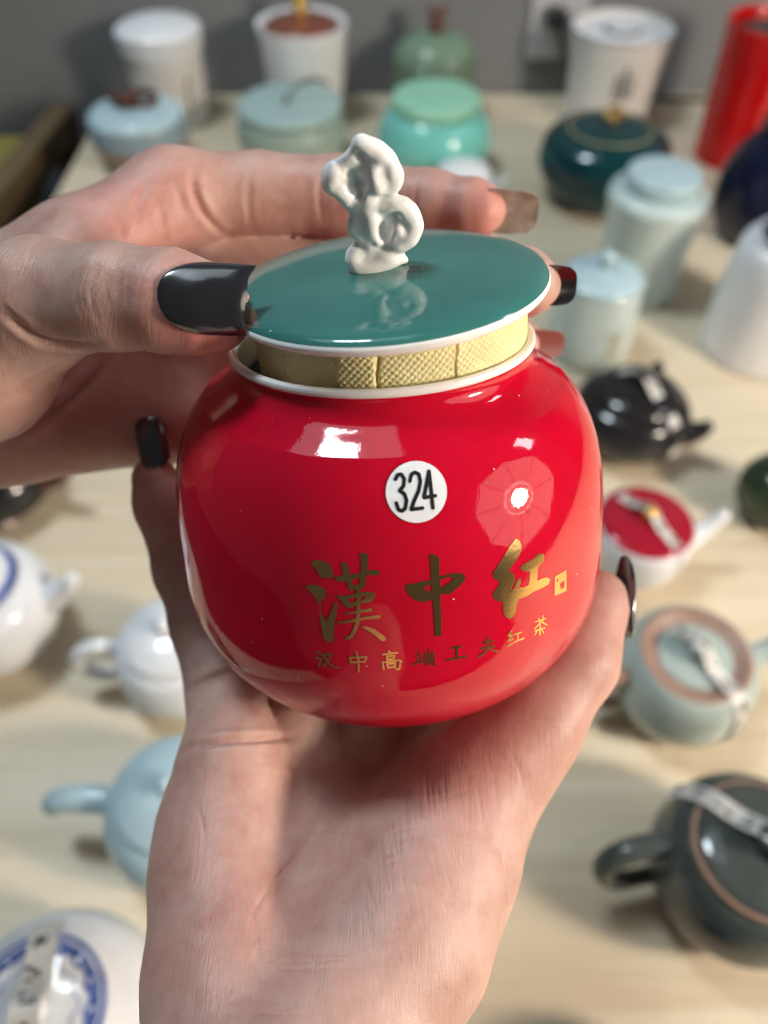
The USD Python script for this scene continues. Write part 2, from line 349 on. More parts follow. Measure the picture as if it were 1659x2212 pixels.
lip = curve([(.0296, .0458), (.0299, .0464), (.0298, .0470), (.0291, .0473), (.0284, .0471), (.0279, .0463), (.0277, .0440)], 6)
inner = curve([(.0277, .0440), (.0280, .0405), (.034, .036), (.0425, .02), (.043, 0), (.036, -.018), (.02, -.026), (0, -.0265)], 10)
def to_jar(m, base=None):
    v = np.array(m.vertices); o = JC if base is None else base
    return trimesh.Trimesh(o + v[:, :1] * JX + v[:, 1:2] * JY + v[:, 2:] * JA, m.faces, process=False)
jar_poly = np.concatenate([outer, lip[1:], [[.0, .0474]]])
def profile_sdf(p2, poly):
    d = segs_dist(p2, poly)
    x, y = p2[:, 0], p2[:, 1]; c = np.zeros(len(p2), bool); P = np.concatenate([poly, poly[:1]])
    for (x1, y1), (x2, y2) in zip(P[:-1], P[1:]):
        if y1 == y2: continue
        k = ((y1 > y) != (y2 > y)) & (x < (x2 - x1) * (y - y1) / (y2 - y1) + x1); c ^= k
    return np.where(c, -d, d)
coarse_poly = np.concatenate([outer[::3], outer[-1:], lip[::6], [[0, .0474]]])
def jar_sdf(p):
    q = p - JC; h = q @ JA; r = np.linalg.norm(q - h[:, None] * JA, axis=1)
    return profile_sdf(np.stack([r, h], 1), coarse_poly)
jar = Thing('tea_jar', 'glossy red porcelain tea jar with gold characters resting on the open palm', 'jar', JC + JA * -.03)
jar.part('body', to_jar(lathe(outer, 200)), red_glaze, smooth=True, world=True)
jar.part('rim', to_jar(lathe(lip, 160)), porcelain, smooth=True, world=True)
jar.part('inside', to_jar(lathe(inner, 96)), porcelain, smooth=True, world=True)

# print on the curved wall: outlines drawn flat, laid on the glaze
fine_poly = outer
def on_wall(pix, lift):
    """pix: outline points; returns the points of the jar's wall under them"""
    d = FW + RT * (pix[:, :1] - 1512) / 3024 - UP * (pix[:, 1:2] - 2016) / 3024; d /= np.linalg.norm(d, axis=1)[:, None]
    t = np.full(len(pix), .105)
    for _ in range(40):
        q = CAM + d * t[:, None] - JC; h = q @ JA; r = np.linalg.norm(q - h[:, None] * JA, axis=1)
        t = t + .9 * segs_dist(np.stack([r, h], 1), fine_poly) * np.where(np.interp(h, outer[4:60, 1], outer[4:60, 0]) < r, 1, -1)
    P = CAM + d * t[:, None]
    q = P - JC; h = q @ JA; n = q - h[:, None] * JA; n /= np.linalg.norm(n, axis=1)[:, None]
    sl = np.gradient(np.interp(h[:, None] + np.array([-5e-4, 5e-4]), outer[4:, 1], outer[4:, 0]), axis=1)[:, 0] / 1e-3
    n = n - sl[:, None] * JA; n /= np.linalg.norm(n, axis=1)[:, None]
    return P + n * lift
def decal(shape, lift=9e-5, edge=14):
    out = []
    for g in getattr(shape, 'geoms', [shape]):
        g = g.simplify(.6)
        if g.is_empty or g.area < 4: continue
        v, f = trimesh.creation.triangulate_polygon(g, engine='earcut')
        v, f = trimesh.remesh.subdivide_to_size(np.column_stack([v, np.zeros(len(v))]), f, edge)
        m = trimesh.Trimesh(v, f); m.merge_vertices()
        P = on_wall(np.array(m.vertices)[:, :2], lift); f = np.array(m.faces)
        nrm = np.cross(P[f[:, 1]] - P[f[:, 0]], P[f[:, 2]] - P[f[:, 0]])
        f = np.where(((nrm * (CAM - P[f[:, 0]])).sum(1) < 0)[:, None], f[:, ::-1], f)
        out.append(trimesh.Trimesh(P, f, process=False))
    return trimesh.util.concatenate(out)
def smooth_poly(p, holes=(), r=4):
    g = Polygon(p).buffer(0)
    for h in holes: g = g.difference(Polygon(h).buffer(0))
    return g.buffer(r).buffer(-2 * r).buffer(r)
def brush(pts, w):
    """a brush stroke with a width at each point"""
    pts = np.array(pts, float); w = np.broadcast_to(np.asarray(w, float), (len(pts),))
    t = np.append(0, np.cumsum(np.linalg.norm(np.diff(pts, axis=0), axis=1))); q = np.linspace(0, t[-1], max(2, int(t[-1] / 6)))
    P = np.stack([np.interp(q, t, pts[:, i]) for i in (0, 1)], 1); W = np.interp(q, t, w) / 2
    from shapely.geometry import Point
    blobs = [Point(*p).buffer(r, 8) for p, r in zip(P, W)]
    return unary_union([unary_union([a, b]).convex_hull for a, b in zip(blobs[:-1], blobs[1:])])
def at(ox, oy, s):
    from shapely import affinity
    return lambda g: affinity.affine_transform(g, [1 / s, 0, 0, 1 / s, ox, oy])
A, B, Cc = at(1150, 2100, 3.0164), at(1550, 2100, 2.212), at(1100, 1700, 1.276)
han = unary_union([
    smooth_poly([(225,340),(260,320),(320,318),(385,325),(430,355),(465,400),(490,470),(502,510),(480,530),(420,525),(350,520),(330,528),(325,490),(300,440),(255,395),(230,365)]),
    smooth_poly([(155,635),(200,612),(270,608),(340,620),(385,650),(410,690),(408,735),(385,765),(355,790),(340,820),(340,825),(305,820),(285,770),(240,715),(190,670)]),
    brush([(334,815),(338,905)], 9),
    smooth_poly([(325,905),(340,930),(370,985),(400,1030),(415,1035),(440,985),(465,940),(485,890),(500,825),(520,818),(545,835),(540,880),(525,960),(510,1050),(500,1150),(495,1270),(470,1288),(420,1285),(390,1260),(370,1210),(355,1130),(340,1030)]),
    smooth_poly([(580,345),(625,338),(665,370),(680,420),(690,490),(660,560),(640,575),(560,570),(510,545),(505,515),(610,497),(600,420)]),
    smooth_poly([(805,235),(850,228),(895,240),(905,290),(895,440),(1000,430),(1048,455),(1040,485),(1010,494),(920,492),(880,510),(820,470),(820,340)]),
    smooth_poly([(640,500),(820,465),(820,430),(905,490),(880,510),(870,600),(880,620),(865,640),(820,652),(700,682),(670,640),(650,570)], [[(712,545),(810,530),(805,600),(720,615)]], 3),
    brush([(790,640),(790,850),(780,1050),(750,1140),(700,1225),(645,1250)], [55,45,50,42,46,30]),
    smooth_poly([(540,735),(575,733),(640,740),(760,705),(900,690),(960,695),(990,715),(990,745),(970,780),(940,810),(880,825),(820,835),(700,880),(660,880),(620,850),(585,800),(545,765)],
                [[(665,790),(685,770),(765,760),(765,805),(690,815)], [(815,750),(885,740),(860,780),(820,795)]], 3),
    brush([(645,950),(760,930),(935,905)], [22,30,40]), brush([(548,1057),(700,1040),(880,1003),(1035,985)], [22,34,32,38]),
    smooth_poly([(825,1098),(900,1105),(985,1135),(1060,1190),(1110,1230),(1120,1260),(1090,1280),(1050,1270),(1000,1220),(930,1170),(860,1130)])])
zhong = unary_union([
    smooth_poly([(310,185),(340,175),(395,205),(400,400),(405,530),(412,700),(415,890),(370,897),(358,890),(350,700),(340,560),(328,420),(318,250)], r=5),
    smooth_poly([(105,460),(125,440),(200,430),(330,400),(400,375),(480,352),(560,342),(605,350),(625,385),(610,420),(560,470),(490,525),(400,530),(330,575),(255,598),(190,580),(145,545),(110,500)],
                [[(258,470),(330,440),(330,500),(290,500),(270,490)], [(405,400),(450,385),(510,380),(515,400),(480,430),(405,470)]], 4)])
hong = smooth_poly([(1060,45),(1090,60),(1110,100),(1112,150),(1080,210),(1030,285),(1000,330),(1035,340),(1057,380),(1050,430),(1020,475),(1045,490),(1050,460),(1060,430),(1085,395),(1105,380),(1105,430),(1090,470),(1130,470),(1170,450),(1182,400),(1185,330),(1130,330),(1095,300),(1110,280),(1160,250),(1220,215),(1240,190),(1270,172),(1300,178),(1315,210),(1300,250),(1265,280),(1252,320),(1250,380),(1245,415),(1290,390),(1335,380),(1360,400),(1350,440),(1300,470),(1220,505),(1150,550),(1090,570),(1070,620),(1060,680),(1045,720),(1015,742),(980,735),(955,700),(945,590),(900,590),(865,560),(860,520),(890,485),(910,460),(925,410),(890,405),(860,375),(862,345),(890,300),(950,210),(1010,110)], r=3)
seal = smooth_poly([(1400,375),(1503,318),(1503,500),(1398,545)], [[(1443,438),(1478,408),(1483,465),(1452,488)], [(1415,400),(1432,392),(1430,420),(1418,424)]], 2)
for g in (A(han), B(zhong), B(hong)): jar.part('gold_character', decal(g), gold, smooth=True, world=True)
jar.part('gold_seal', decal(B(seal)), gold, smooth=True, world=True)
sA = lambda *s: A(unary_union([brush(p, 24) for p in s]))
sB = lambda *s, w=17: B(unary_union([brush(p, w) for p in s]))
small = [
    sA([(310,1405),(345,1428)], [(292,1470),(322,1483)], [(325,1575),(355,1480)], [(365,1440),(470,1430),(440,1500),(375,1572)], [(385,1460),(450,1550),(500,1582),(560,1592)]),
    sA([(685,1475),(708,1535)], [(685,1475),(888,1465),(862,1525)], [(705,1530),(862,1520)], [(765,1405),(790,1500),(795,1638)]),
    sA([(1150,1397),(1172,1420)], [(1082,1435),(1250,1415)], [(1125,1458),(1132,1498)], [(1125,1458),(1218,1450),(1204,1488)], [(1132,1496),(1206,1488)], [(1075,1525),(1090,1610)], [(1105,1527),(1288,1502),(1283,1590),(1262,1614),(1232,1600)], [(1130,1548),(1140,1595)], [(1130,1548),(1226,1538),(1216,1582)], [(1140,1590),(1216,1580)]),
    sB([(212,1025),(230,1040)], [(198,1067),(247,1055)], [(205,1085),(215,1105)], [(242,1075),(230,1112)], [(168,1140),(258,1112)], [(275,1035),(280,1060),(340,1050),(340,1025)], [(305,1005),(308,1055)], [(265,1082),(358,1062)], [(305,1072),(295,1095)], [(275,1100),(280,1148)], [(275,1100),(355,1087),(353,1140),(340,1148)], [(303,1100),(303,1138)], [(328,1098),(328,1138)], w=13),
    sB([(497,1000),(590,980)], [(550,990),(550,1085)], [(460,1103),(628,1070)]),
    sB([(780,950),(860,935)], [(762,1000),(880,980)], [(820,902),(820,985),(790,1040),(740,1073)], [(825,990),(860,1022),(905,1025)]),
    sB([(1025,845),(995,890),(1030,885),(995,935),(1035,920)], [(988,983),(1035,955)], [(1050,880),(1110,860)], [(1080,870),(1080,930)], [(1050,945),(1132,911)], w=14),
    sB([(1235,770),(1320,740)], [(1260,740),(1270,772)], [(1300,716),(1295,760)], [(1285,765),(1226,828)], [(1285,770),(1332,795)], [(1228,848),(1312,822)], [(1275,795),(1270,883)], [(1245,850),(1226,883)], [(1290,840),(1302,864)], w=13)]
for g in small: jar.part('small_gold_character', decal(g, edge=18), gold, smooth=True, world=True)
disc = Polygon([(1639 + 120 * math.cos(a), 1937 + 121 * math.sin(a)) for a in np.linspace(0, 2 * np.pi, 73)[:-1]])
st = jar.part('number_sticker', decal(disc, lift=1.6e-4, edge=16), paper_white, smooth=True, world=True)
dg = lambda *s: Cc(unary_union([brush(p, 19) for p in s]))
for g in (dg([(583,240),(595,217),(613,215),(627,238),(624,272),(604,297),(628,312),(639,345),(632,385),(615,399),(598,390),(588,358)]),
          dg([(655,250),(662,216),(682,205),(701,216),(708,250),(698,300),(675,350),(662,390),(718,383)]),
          dg([(750,202),(725,331),(782,322)], [(751,200),(770,382)])):
    jar.part('digit', decal(g, lift=2.4e-4, edge=16), black_ink, smooth=True, world=True, under=st)

# ------------------------------------------------------------------ the lid, its stopper and its knob
cam2w = lambda x, y, z: CAM + x * RT + y * UP + z * FW
LC = cam2w(.000383, .0436757, .1435527); la = np.array([-.092, .8069, -.5835])
LA = la[0] * RT + la[1] * UP + la[2] * FW; LA /= np.linalg.norm(LA)
w_ = LC - CAM; LX = -(w_ - LA * (w_ @ LA)); LX /= np.linalg.norm(LX); LY = np.cross(LA, LX)
def to_lid(m):
    v = np.array(m.vertices); return trimesh.Trimesh(LC + v[:, :1] * LX + v[:, 1:2] * LY + v[:, 2:] * LA, m.faces, process=False)
lid = Thing('jar_lid', 'teal glazed jar lid with white rock shaped knob lifted above the red jar', 'lid', LC)
teal_glaze = mat('teal_glaze', {
    'g': ('geometry', {}), 'n': ('noise_texture', {'scale': 60.0, 'detail': 4.0}), 'r': ('rgb_ramp', {'ramp': [(.3, (.040, .178, .160)), (.7, (.055, .222, .195))]}),
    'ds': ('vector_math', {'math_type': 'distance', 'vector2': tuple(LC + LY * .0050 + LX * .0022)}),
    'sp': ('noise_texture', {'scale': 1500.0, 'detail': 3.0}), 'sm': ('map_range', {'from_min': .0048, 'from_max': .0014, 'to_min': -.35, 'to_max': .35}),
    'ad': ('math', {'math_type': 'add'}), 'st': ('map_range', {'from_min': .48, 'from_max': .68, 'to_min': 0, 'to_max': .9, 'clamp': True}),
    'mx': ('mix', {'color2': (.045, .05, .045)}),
    'n2': ('noise_texture', {'scale': 50.0, 'detail': 1.0}), 'b': ('bump', {'strength': .05, 'distance': .001}), 'p': ('principled_bsdf', {'roughness': .06, 'specular_ior_level': .6})},
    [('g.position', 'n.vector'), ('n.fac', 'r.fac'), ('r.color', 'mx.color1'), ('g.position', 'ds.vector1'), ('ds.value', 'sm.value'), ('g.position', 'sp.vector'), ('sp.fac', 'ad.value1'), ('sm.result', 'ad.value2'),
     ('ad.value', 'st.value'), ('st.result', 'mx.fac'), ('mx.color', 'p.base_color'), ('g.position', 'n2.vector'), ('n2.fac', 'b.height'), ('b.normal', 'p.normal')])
RL = .0303
lid.part('disc', to_lid(lathe(curve([(0, .0020), (.012, .0019), (.024, .0014), (.0283, .0007), (.0296, .0001), (.0299, -.0004)], 8)[::-1], 160)), teal_glaze, smooth=True, world=True)
lid.part('white_edge', to_lid(lathe(curve([(.020, -.0026), (.0270, -.0026), (.0291, -.0024), (.0301, -.0016), (.0303, -.0010), (.0299, -.0004)], 6), 160)), porcelain, smooth=True, world=True)
# stopper wrapped in embossed cloth, with folded flaps
na, nz = 900, 78
aa = np.linspace(0, 2 * np.pi, na, endpoint=False); zs = np.linspace(-.0172, -.0024, nz)
AA, ZZ = np.meshgrid(aa, zs, indexing='ij'); Rp = .0262
s_ = ((AA + np.pi) % (2 * np.pi) - np.pi) * Rp                                   # arc length from the side facing the lens
pu, pv = s_ / .00125, ZZ / .00125
def dimple(pu, pv):
    return np.exp(-(((pu - np.round(pu)) ** 2 + (pv - np.round(pv)) ** 2) / .055))
emb = np.maximum(dimple(pu, pv), dimple(pu + .5, pv + .5))
Rr = Rp - .00026 * emb + .00016 * (meshkit.fbm(np.stack([s_ * 900, ZZ * 900, 0 * ZZ], -1), 3) - .5) + .00025 * (meshkit.noise(np.stack([s_ * 110, ZZ * 60, 0 * ZZ], -1), 3) - .5)
wig = .0005 * (meshkit.noise(np.stack([ZZ * 400, 0 * ZZ, 0 * ZZ], -1), 5) - .5)
for s0, dep, wd in ((-.0031, .0009, .00024), (.0104, .0006, .00013), (-.0212, .0005, .00013), (.035, .0006, .0002), (-.035, .0006, .0002)):
    Rr -= dep * np.exp(-((s_ - s0 - wig - .0008 * (ZZ + .01) / .01) / wd) ** 2)
flap = lambda a, b, t: t * (1 / (1 + np.exp(-(s_ - a - wig * 2) / .00012))) * (1 / (1 + np.exp((s_ - b) / .00012)))
Rr += flap(-.0097, -.0032, .00035) + flap(.0105, .030, .0002) + flap(-.03, -.0214, .0002)
Rr += -.0004 * np.clip((ZZ + .0060) / .004, 0, 1)
vv = np.stack([Rr * np.cos(AA), Rr * np.sin(AA), ZZ], -1).reshape(-1, 3); ii = np.arange(na * nz).reshape(na, nz); i2 = np.roll(ii, -1, 0)
ff = np.concatenate([np.stack([ii[:, :-1], i2[:, :-1], i2[:, 1:]], -1).reshape(-1, 3), np.stack([ii[:, :-1], i2[:, 1:], ii[:, 1:]], -1).reshape(-1, 3)])
cap = len(vv); vv = np.vstack([vv, [[0, 0, -.0176]]]); ff = np.vstack([ff, np.stack([np.full(na, cap), i2[:, 0], ii[:, 0]], 1)])
lid.part('cloth_stopper', to_lid(trimesh.Trimesh(vv, ff, process=False)), yellow_cloth, smooth=True, world=True)
# knob
def kp(x, y, r, dz=0):
    u, v = (1200 + x / 2.765) / 1.82279, (480 + y / 2.765) / 1.82279
    h = (1545 - y) / 2.765 / 3024 * .14
    d = .1418 - .70 * h + dz * .001
    return pt(u, v, d), 0.97 * r / 2.765 / 3024 * d
knob_fill = [[(620,300,105),(700,450,165),(720,600,170),(650,750,165),(650,900,160)], [(380,590,125),(450,750,125),(560,820,130)], [(420,520,120),(560,600,140),(700,700,150)], [(600,340,110),(450,520,120)], [(650,900,140),(670,1100,145),(730,1300,150)],
    [(880,980,130),(1010,1060,140),(1010,1200,140),(900,1260,140)], [(650,1440,140),(800,1460,150),(970,1440,120)], [(970,1460,90),(1090,1500,45)]]
knob_chains = [[tuple(j[:3]) + (1.3,) for j in c] for c in knob_fill] + [
    [(600,245,98),(720,300,105),(850,400,112),(950,540,108),(900,690,112)], [(760,540,105,-1.2),(800,690,105,-1.2)], [(335,525,112),(300,630,100),(330,720,80)], [(395,770,78,-.7),(450,830,75,-.5)], [(430,440,80),(540,360,90)],
    [(710,1000,68,-1.0),(735,1120,72,-1.1),(730,1240,58,-1.0)], [(585,1100,85,.2),(545,1150,70,.4),(620,1230,60)], [(700,880,100,-.3),(830,900,85,-.4)],
    [(880,900,82,-.3),(1040,930,95,-.4),(1160,1030,95,-.2),(1180,1150,95,-.2),(1110,1270,95,-.3),(990,1330,82,-.3)], [(1020,1195,58,-1.3),(960,1230,48,-1.3)], [(780,1240,48,-1.2),(800,1300,52,-1.1)],
    [(560,1440,90),(570,1540,95,-.2),(680,1580,85,-.6),(820,1530,85,-.6),(960,1490,85,-.3)]]
knob_hollows = [[(530,590,52,-1.3),(575,700,66,-1.2),(600,780,50,-1.2)], [(905,1080,55,-1.4),(880,1160,50,-1.4),(865,1230,50,-1.5)], [(600,375,34,-1.4)], [(980,1030,50,-1.5)], [(840,620,40,-2.9),(870,540,40,-2.9)], [(640,1440,40,-2.6)]]
def dense(c):
    if len(c) < 3: return c
    P = np.array([[*p, r] for p, r in c]); t = np.arange(len(P)); Q = CubicSpline(t, P)(np.linspace(0, len(P) - 1, 4 * (len(P) - 1) + 1)); return [(q[:3], q[3]) for q in Q]
KC = [dense([kp(*j) for j in c]) for c in knob_chains]; KH = [[kp(*j) for j in (c if len(c) > 1 else c * 2)] for c in knob_hollows]
def knob_sdf(p):
    d = None
    for c in KC:
        e = chain(p, c, .0009); d = e if d is None else smin(d, e, .0009)
    for c in KH: d = -smin(-d, chain(p, c, .0008), .0012)
    return d + .0005 * (meshkit.fbm(p * 330 + 3.7, 2, 5) - .5)
allp = np.array([j[0] for c in KC for j in c])
kn = sdf_mesh(knob_sdf, allp.min(0) - .004, allp.max(0) + .004, .0005, 1)
lid.part('knob', kn, porcelain, smooth=True, world=True)
def lid_sdf(p):
    q = p - LC; h = q @ LA; r = np.linalg.norm(q - h[:, None] * LA, axis=1)
    dx = np.maximum(r - .0303, 0); dy = np.maximum(np.abs(h + .0003) - .0023, 0)
    return np.where((dx == 0) & (dy == 0), np.maximum(r - .0303, np.abs(h + .0003) - .0023), np.hypot(dx, dy))

# ------------------------------------------------------------------ hands
def refine(m, f, test):
    v, fc = np.array(m.vertices), np.array(m.faces); c = v[fc].mean(1); uv = seen(c); n = m.face_normals
    k = np.where((((CAM - c) * n).sum(1) > -.02) & test(uv))[0]
    v, fc = trimesh.remesh.subdivide(v, fc, face_index=k); new = np.arange(len(m.vertices), len(v))
    v[new] = v[new] - np.clip(f(v[new]), -.001, .001)[:, None] * gradient(f, v[new])
    r = trimesh.Trimesh(v, fc, process=False); return r
def J(u, v, d, mm): return (pt(u, v, d), mm * .001)
def S(u, v, d, mm): return (pt(u, v, d) - JA * mm * .001, mm * .001)
def nail(base, direction, normal, length, width, radius, curl=.0, square=.12, thick=.00045, cut=.3, taper=.1, chip=0, slant=0, fit=None, ns=34, nt=25):
    d = direction / np.linalg.norm(direction); n = normal - d * (normal @ d); n /= np.linalg.norm(n); s = np.cross(n, d)
    S_, T_ = np.meshgrid(np.linspace(0, 1, ns), np.linspace(-1, 1, nt), indexing='ij')
    hw = width / 2 * np.sqrt(np.clip(1 - (np.clip(cut - S_, 0, cut) / cut) ** 2 * .985, 0, 1)) * (1 - taper * np.clip((S_ - .5) / .5, 0, 1) ** 2)
    x = length * S_ * (1 - square * np.abs(T_) ** 4 - chip * meshkit.noise(np.stack([T_ * 6, 0 * T_, 0 * T_], -1), 4) * (S_ > .9) * .022 - slant * (1 - T_) / 2)
    th = T_ * hw / radius
    def surf(o): return base + x[..., None] * d + ((radius + o) * np.sin(th))[..., None] * s + ((radius + o) * np.cos(th) - radius - curl * S_ ** 2 * length)[..., None] * n
    edge = np.clip(1.0 - np.maximum(np.abs(T_), np.abs(S_ * 2 - 1)) ** 10, .15, 1)
    top, bot = surf(thick * edge), surf(-thick * .4)
    if fit is not None:                                            # the plate rests on the flesh below it
        up = np.zeros(S_.shape); base_ = surf(0.0)
        for _ in range(6): up += np.maximum(0, .00012 - fit((base_ + up[..., None] * n).reshape(-1, 3)).reshape(S_.shape))
        from scipy.ndimage import gaussian_filter, maximum_filter
        up = gaussian_filter(maximum_filter(up, 5), 2.5, mode='nearest'); top, bot = top + up[..., None] * n, bot + up[..., None] * n
    v = np.concatenate([top.reshape(-1, 3), bot.reshape(-1, 3)]); i = np.arange(ns * nt).reshape(ns, nt); o = ns * nt
    quad = lambda a, b, c, e: np.concatenate([np.stack([a, b, c], -1).reshape(-1, 3), np.stack([a, c, e], -1).reshape(-1, 3)])
    f = [quad(i[:-1, :-1], i[1:, :-1], i[1:, 1:], i[:-1, 1:]), quad(i[:-1, :-1] + o, i[:-1, 1:] + o, i[1:, 1:] + o, i[1:, :-1] + o)]
    rim = np.concatenate([i[:, 0], i[-1, 1:], i[::-1, -1][1:], i[0, ::-1][1:]]); r2 = np.roll(rim, -1)
    f.append(quad(rim, rim + o, r2 + o, r2))
    m = trimesh.Trimesh(v, np.concatenate(f), process=False)
    if m.volume < 0: m.invert()
    return m
def skin_at(sdf, u, v, start=.09):
    d = start
    for _ in range(60): d += .8 * float(sdf(pt(u, v, d)[None])[0])
    return d
def crease_field(V, nrm, lines):
    """skin folds: each line is (points, depth mm, half width)"""
    uv = seen(V); facing = np.clip(((CAM - V) * nrm).sum(1) / np.linalg.norm(CAM - V, axis=1) * 3, 0, 1); out = np.zeros(len(V))
    for pts, mm, w in lines:
        P = np.array(pts, float)
        if len(P) > 2:
            t = np.arange(len(P)); P = np.stack([CubicSpline(t, P[:, i])(np.linspace(0, t[-1], 6 * len(P))) for i in (0, 1)], 1)
        lo, hi = P.min(0) - 4 * w, P.max(0) + 4 * w; k = ((uv > lo) & (uv < hi)).all(1)
        if not k.any(): continue
        dd = segs_dist(uv[k], P); e = np.minimum(np.linalg.norm(uv[k] - P[0], axis=1), np.linalg.norm(uv[k] - P[-1], axis=1))
        out[k] += mm * .001 * (np.exp(-(dd / w) ** 2) - (.22 if w > 5 else 0) * np.exp(-((dd - 2.2 * w) / (1.2 * w)) ** 2)) * np.clip(e / (11 * w) + .05, 0, 1)
    return out * facing
def flush_field(V, spots):
    out = np.zeros(len(V))
    for c, r, a in spots: out += a * np.exp(-((V - c) ** 2).sum(1) / r ** 2)
    return np.clip(out, 0, .8)

# --- the hand on the lid
palmL = [
    [J(-430, 800, .178, 17), J(-60, 680, .178, 14.0), J(180, 555, .181, 12.2), J(378, 430, .186, 10.3)],
    [J(-430, 800, .184, 17), J(0, 720, .192, 13.0), J(400, 585, .198, 11)],
    [J(-430, 820, .184, 18), J(0, 800, .194, 13.5), J(390, 745, .203, 11)],
    [J(-430, 870, .182, 18), J(0, 912, .190, 15), J(370, 893, .202, 13)],
    [J(-330, 840, .166, 17), J(-60, 780, .158, 15.5), J(60, 690, .152, 11)],
    [J(-20, 655, .156, 7.5), J(170, 560, .170, 5.5), J(340, 462, .182, 8)],
    [J(-430, 830, .180, 20), J(-900, 860, .19, 23), J(-1600, 900, .2, 27)]]
thumbL = [J(-60, 690, .154, 13), J(90, 650, .146, 11.2), J(250, 643, .1385, 9.0), J(370, 652, .1355, 8.5), J(444, 670, .1345, 7.2), J(466, 676, .1347, 5.9)]
fingL = [
    [J(375, 425, .186, 10.6), J(560, 418, .190, 9.3), J(730, 424, .190, 9.0), J(930, 440, .185, 7.4), J(1020, 450, .181, 6.2), J(1043, 454, .180, 5.2)],
    [J(400, 585, .198, 11), J(760, 590, .203, 8.8), J(1010, 600, .188, 8.0), J(1120, 612, .167, 7.2), J(1150, 616, .162, 6)],
    [J(390, 745, .203, 11), J(760, 735, .222, 8.6), J(1010, 735, .212, 7.6), J(1105, 738, .198, 6.6), J(1125, 740, .194, 5.6)],
    [J(370, 880, .202, 12), J(520, 880, .226, 8.5), J(700, 850, .236, 7.2), J(860, 830, .232, 6.0)]]
def handL_sdf(p):
    d = None
    for c in palmL:
        e = chain(p, c, .006); d = e if d is None else smin(d, e, .0085)
    d = smin(d, chain(p, thumbL, .003), .006)
    fg = None
    for c in fingL:
        e = chain(p, c, .003); fg = e if fg is None else np.minimum(fg, e)
    d = smin(d, fg, .005)
    d = np.maximum(d, -(jar_sdf(p) - .0003)); return np.maximum(d, -(lid_sdf(p) - .0002))
HL = Thing('hand', 'hand from the left pinching the teal lid with black painted thumb nail', 'hand', pt(0, 700, .18))
mL = sdf_mesh(handL_sdf, pt(0, 0, .2) * 0 + np.array([-.215, .06, .27]), np.array([.06, .235, .47]), .0014, 1)
def arc(x, y0, y1, bow, n=5): return [(x + bow * math.sin(math.pi * i / (n - 1)), y0 + (y1 - y0) * i / (n - 1)) for i in range(n)]
linesL = [(arc(214, 565, 705, -16), .30, 4), (arc(228, 590, 690, -12), .22, 3.5), (arc(252, 575, 690, 8), .2, 3.5), (arc(268, 590, 690, 8), .15, 3.5), (arc(198, 580, 690, -20), .2, 4), (arc(238, 600, 680, -6), .2, 3), (arc(185, 560, 700, -20), .18, 4),
          ([(0, 672), (40, 706), (90, 735), (150, 745), (215, 742)], 1.4, 7), ([(-10, 640), (40, 690), (100, 722), (160, 730)], .4, 5),
          ([(425, 350), (418, 400), (440, 460), (490, 510)], 1.1, 7), ([(372, 395), (390, 430), (398, 470)], .9, 8), ([(318, 395), (300, 430), (292, 470)], .9, 8), ([(250, 470), (262, 500), (264, 530)], .9, 7), ([(340, 440), (350, 480), (352, 520)], .7, 8),
          (arc(700, 345, 500, -10), .5, 6), (arc(712, 345, 500, -8), .35, 5), (arc(905, 372, 500, -8), .35, 5), (arc(548, 340, 510, -12), .35, 6),
          ([(0, 965), (90, 900), (170, 830), (232, 765)], 1.6, 9), ([(0, 900), (80, 850), (150, 800)], .35, 6), ([(0, 850), (80, 810), (150, 775)], .35, 6)]
nL = np.array(mL.vertex_normals); VL = np.array(mL.vertices)
VL = VL - nL * crease_field(VL, nL, linesL)[:, None] + nL * (.0005 * (meshkit.fbm(VL * 130, 3, 1) - .5))[:, None]
HL.part('skin', trimesh.Trimesh(VL, mL.faces, process=False), skin, smooth=True, world=True, primvars={
    'skin_plane': np.stack([VL @ (RT * .94 - UP * .34), VL @ (UP * .94 + RT * .34), 0 * VL[:, 0]], 1),
    'flush': flush_field(VL, [(pt(1060, 450, .178), .012, .55), (pt(300, 450, .17), .018, .45), (pt(500, 725, .132), .008, .5), (pt(420, 760, .135), .010, .4), (pt(800, 430, .18), .02, .3), (pt(480, 660, .134), .012, .3), (pt(380, 650, .13), .008, .2), (pt(140, 860, .18), .03, .3)])})
da, db = skin_at(handL_sdf, 352, 640) - .0002, skin_at(handL_sdf, 450, 645) - .0007
t0, t1 = pt(340, 636, da), pt(530, 640, db + (db - da) * .75)
HL.part('nail', nail(t0, t1 - t0, (CAM - t0) / .13 + UP * .18 + RT * .12, .0152, .0138, .0080, curl=.08, square=-.045, slant=.10, cut=.55, taper=.05, chip=1, thick=.0006, fit=handL_sdf), black_nail, smooth=50, world=True)
t0, t1 = pt(1026, 449, .1788), pt(1160, 452, .1788)
HL.part('nail', nail(t0, t1 - t0 - UP * .0006, UP * .25 - (CAM - t0) / .18 * .9, .0146, .0108, .0072, curl=.05, square=.16, taper=.12), clear_nail, smooth=50, world=True, label='grey brown glitter nail seen from beneath')
t0, t1 = pt(1140, 614, .1610), pt(1238, 616, .1590)
HL.part('nail', nail(t0, t1 - t0, -(CAM - t0) / .16 * .9 + UP * .15 , .0100, .0088, .0070, curl=.03, square=.18), black_nail, smooth=50, world=True)
t0, t1 = pt(1120, 738, .1915), pt(1212, 742, .1895)
HL.part('nail', nail(t0, t1 - t0, -(CAM - t0) / .19 + UP * .2, .0112, .0072, .006, curl=.03, square=.15), pink_nail, smooth=50, world=True, label='pale pink nail')
t0 = pt(850, 830, .238)
HL.part('nail', nail(t0, pt(960, 828, .236) - t0, -(CAM - t0) / .19, .0115, .008, .006, curl=.03, square=.15), black_nail, smooth=50, world=True)

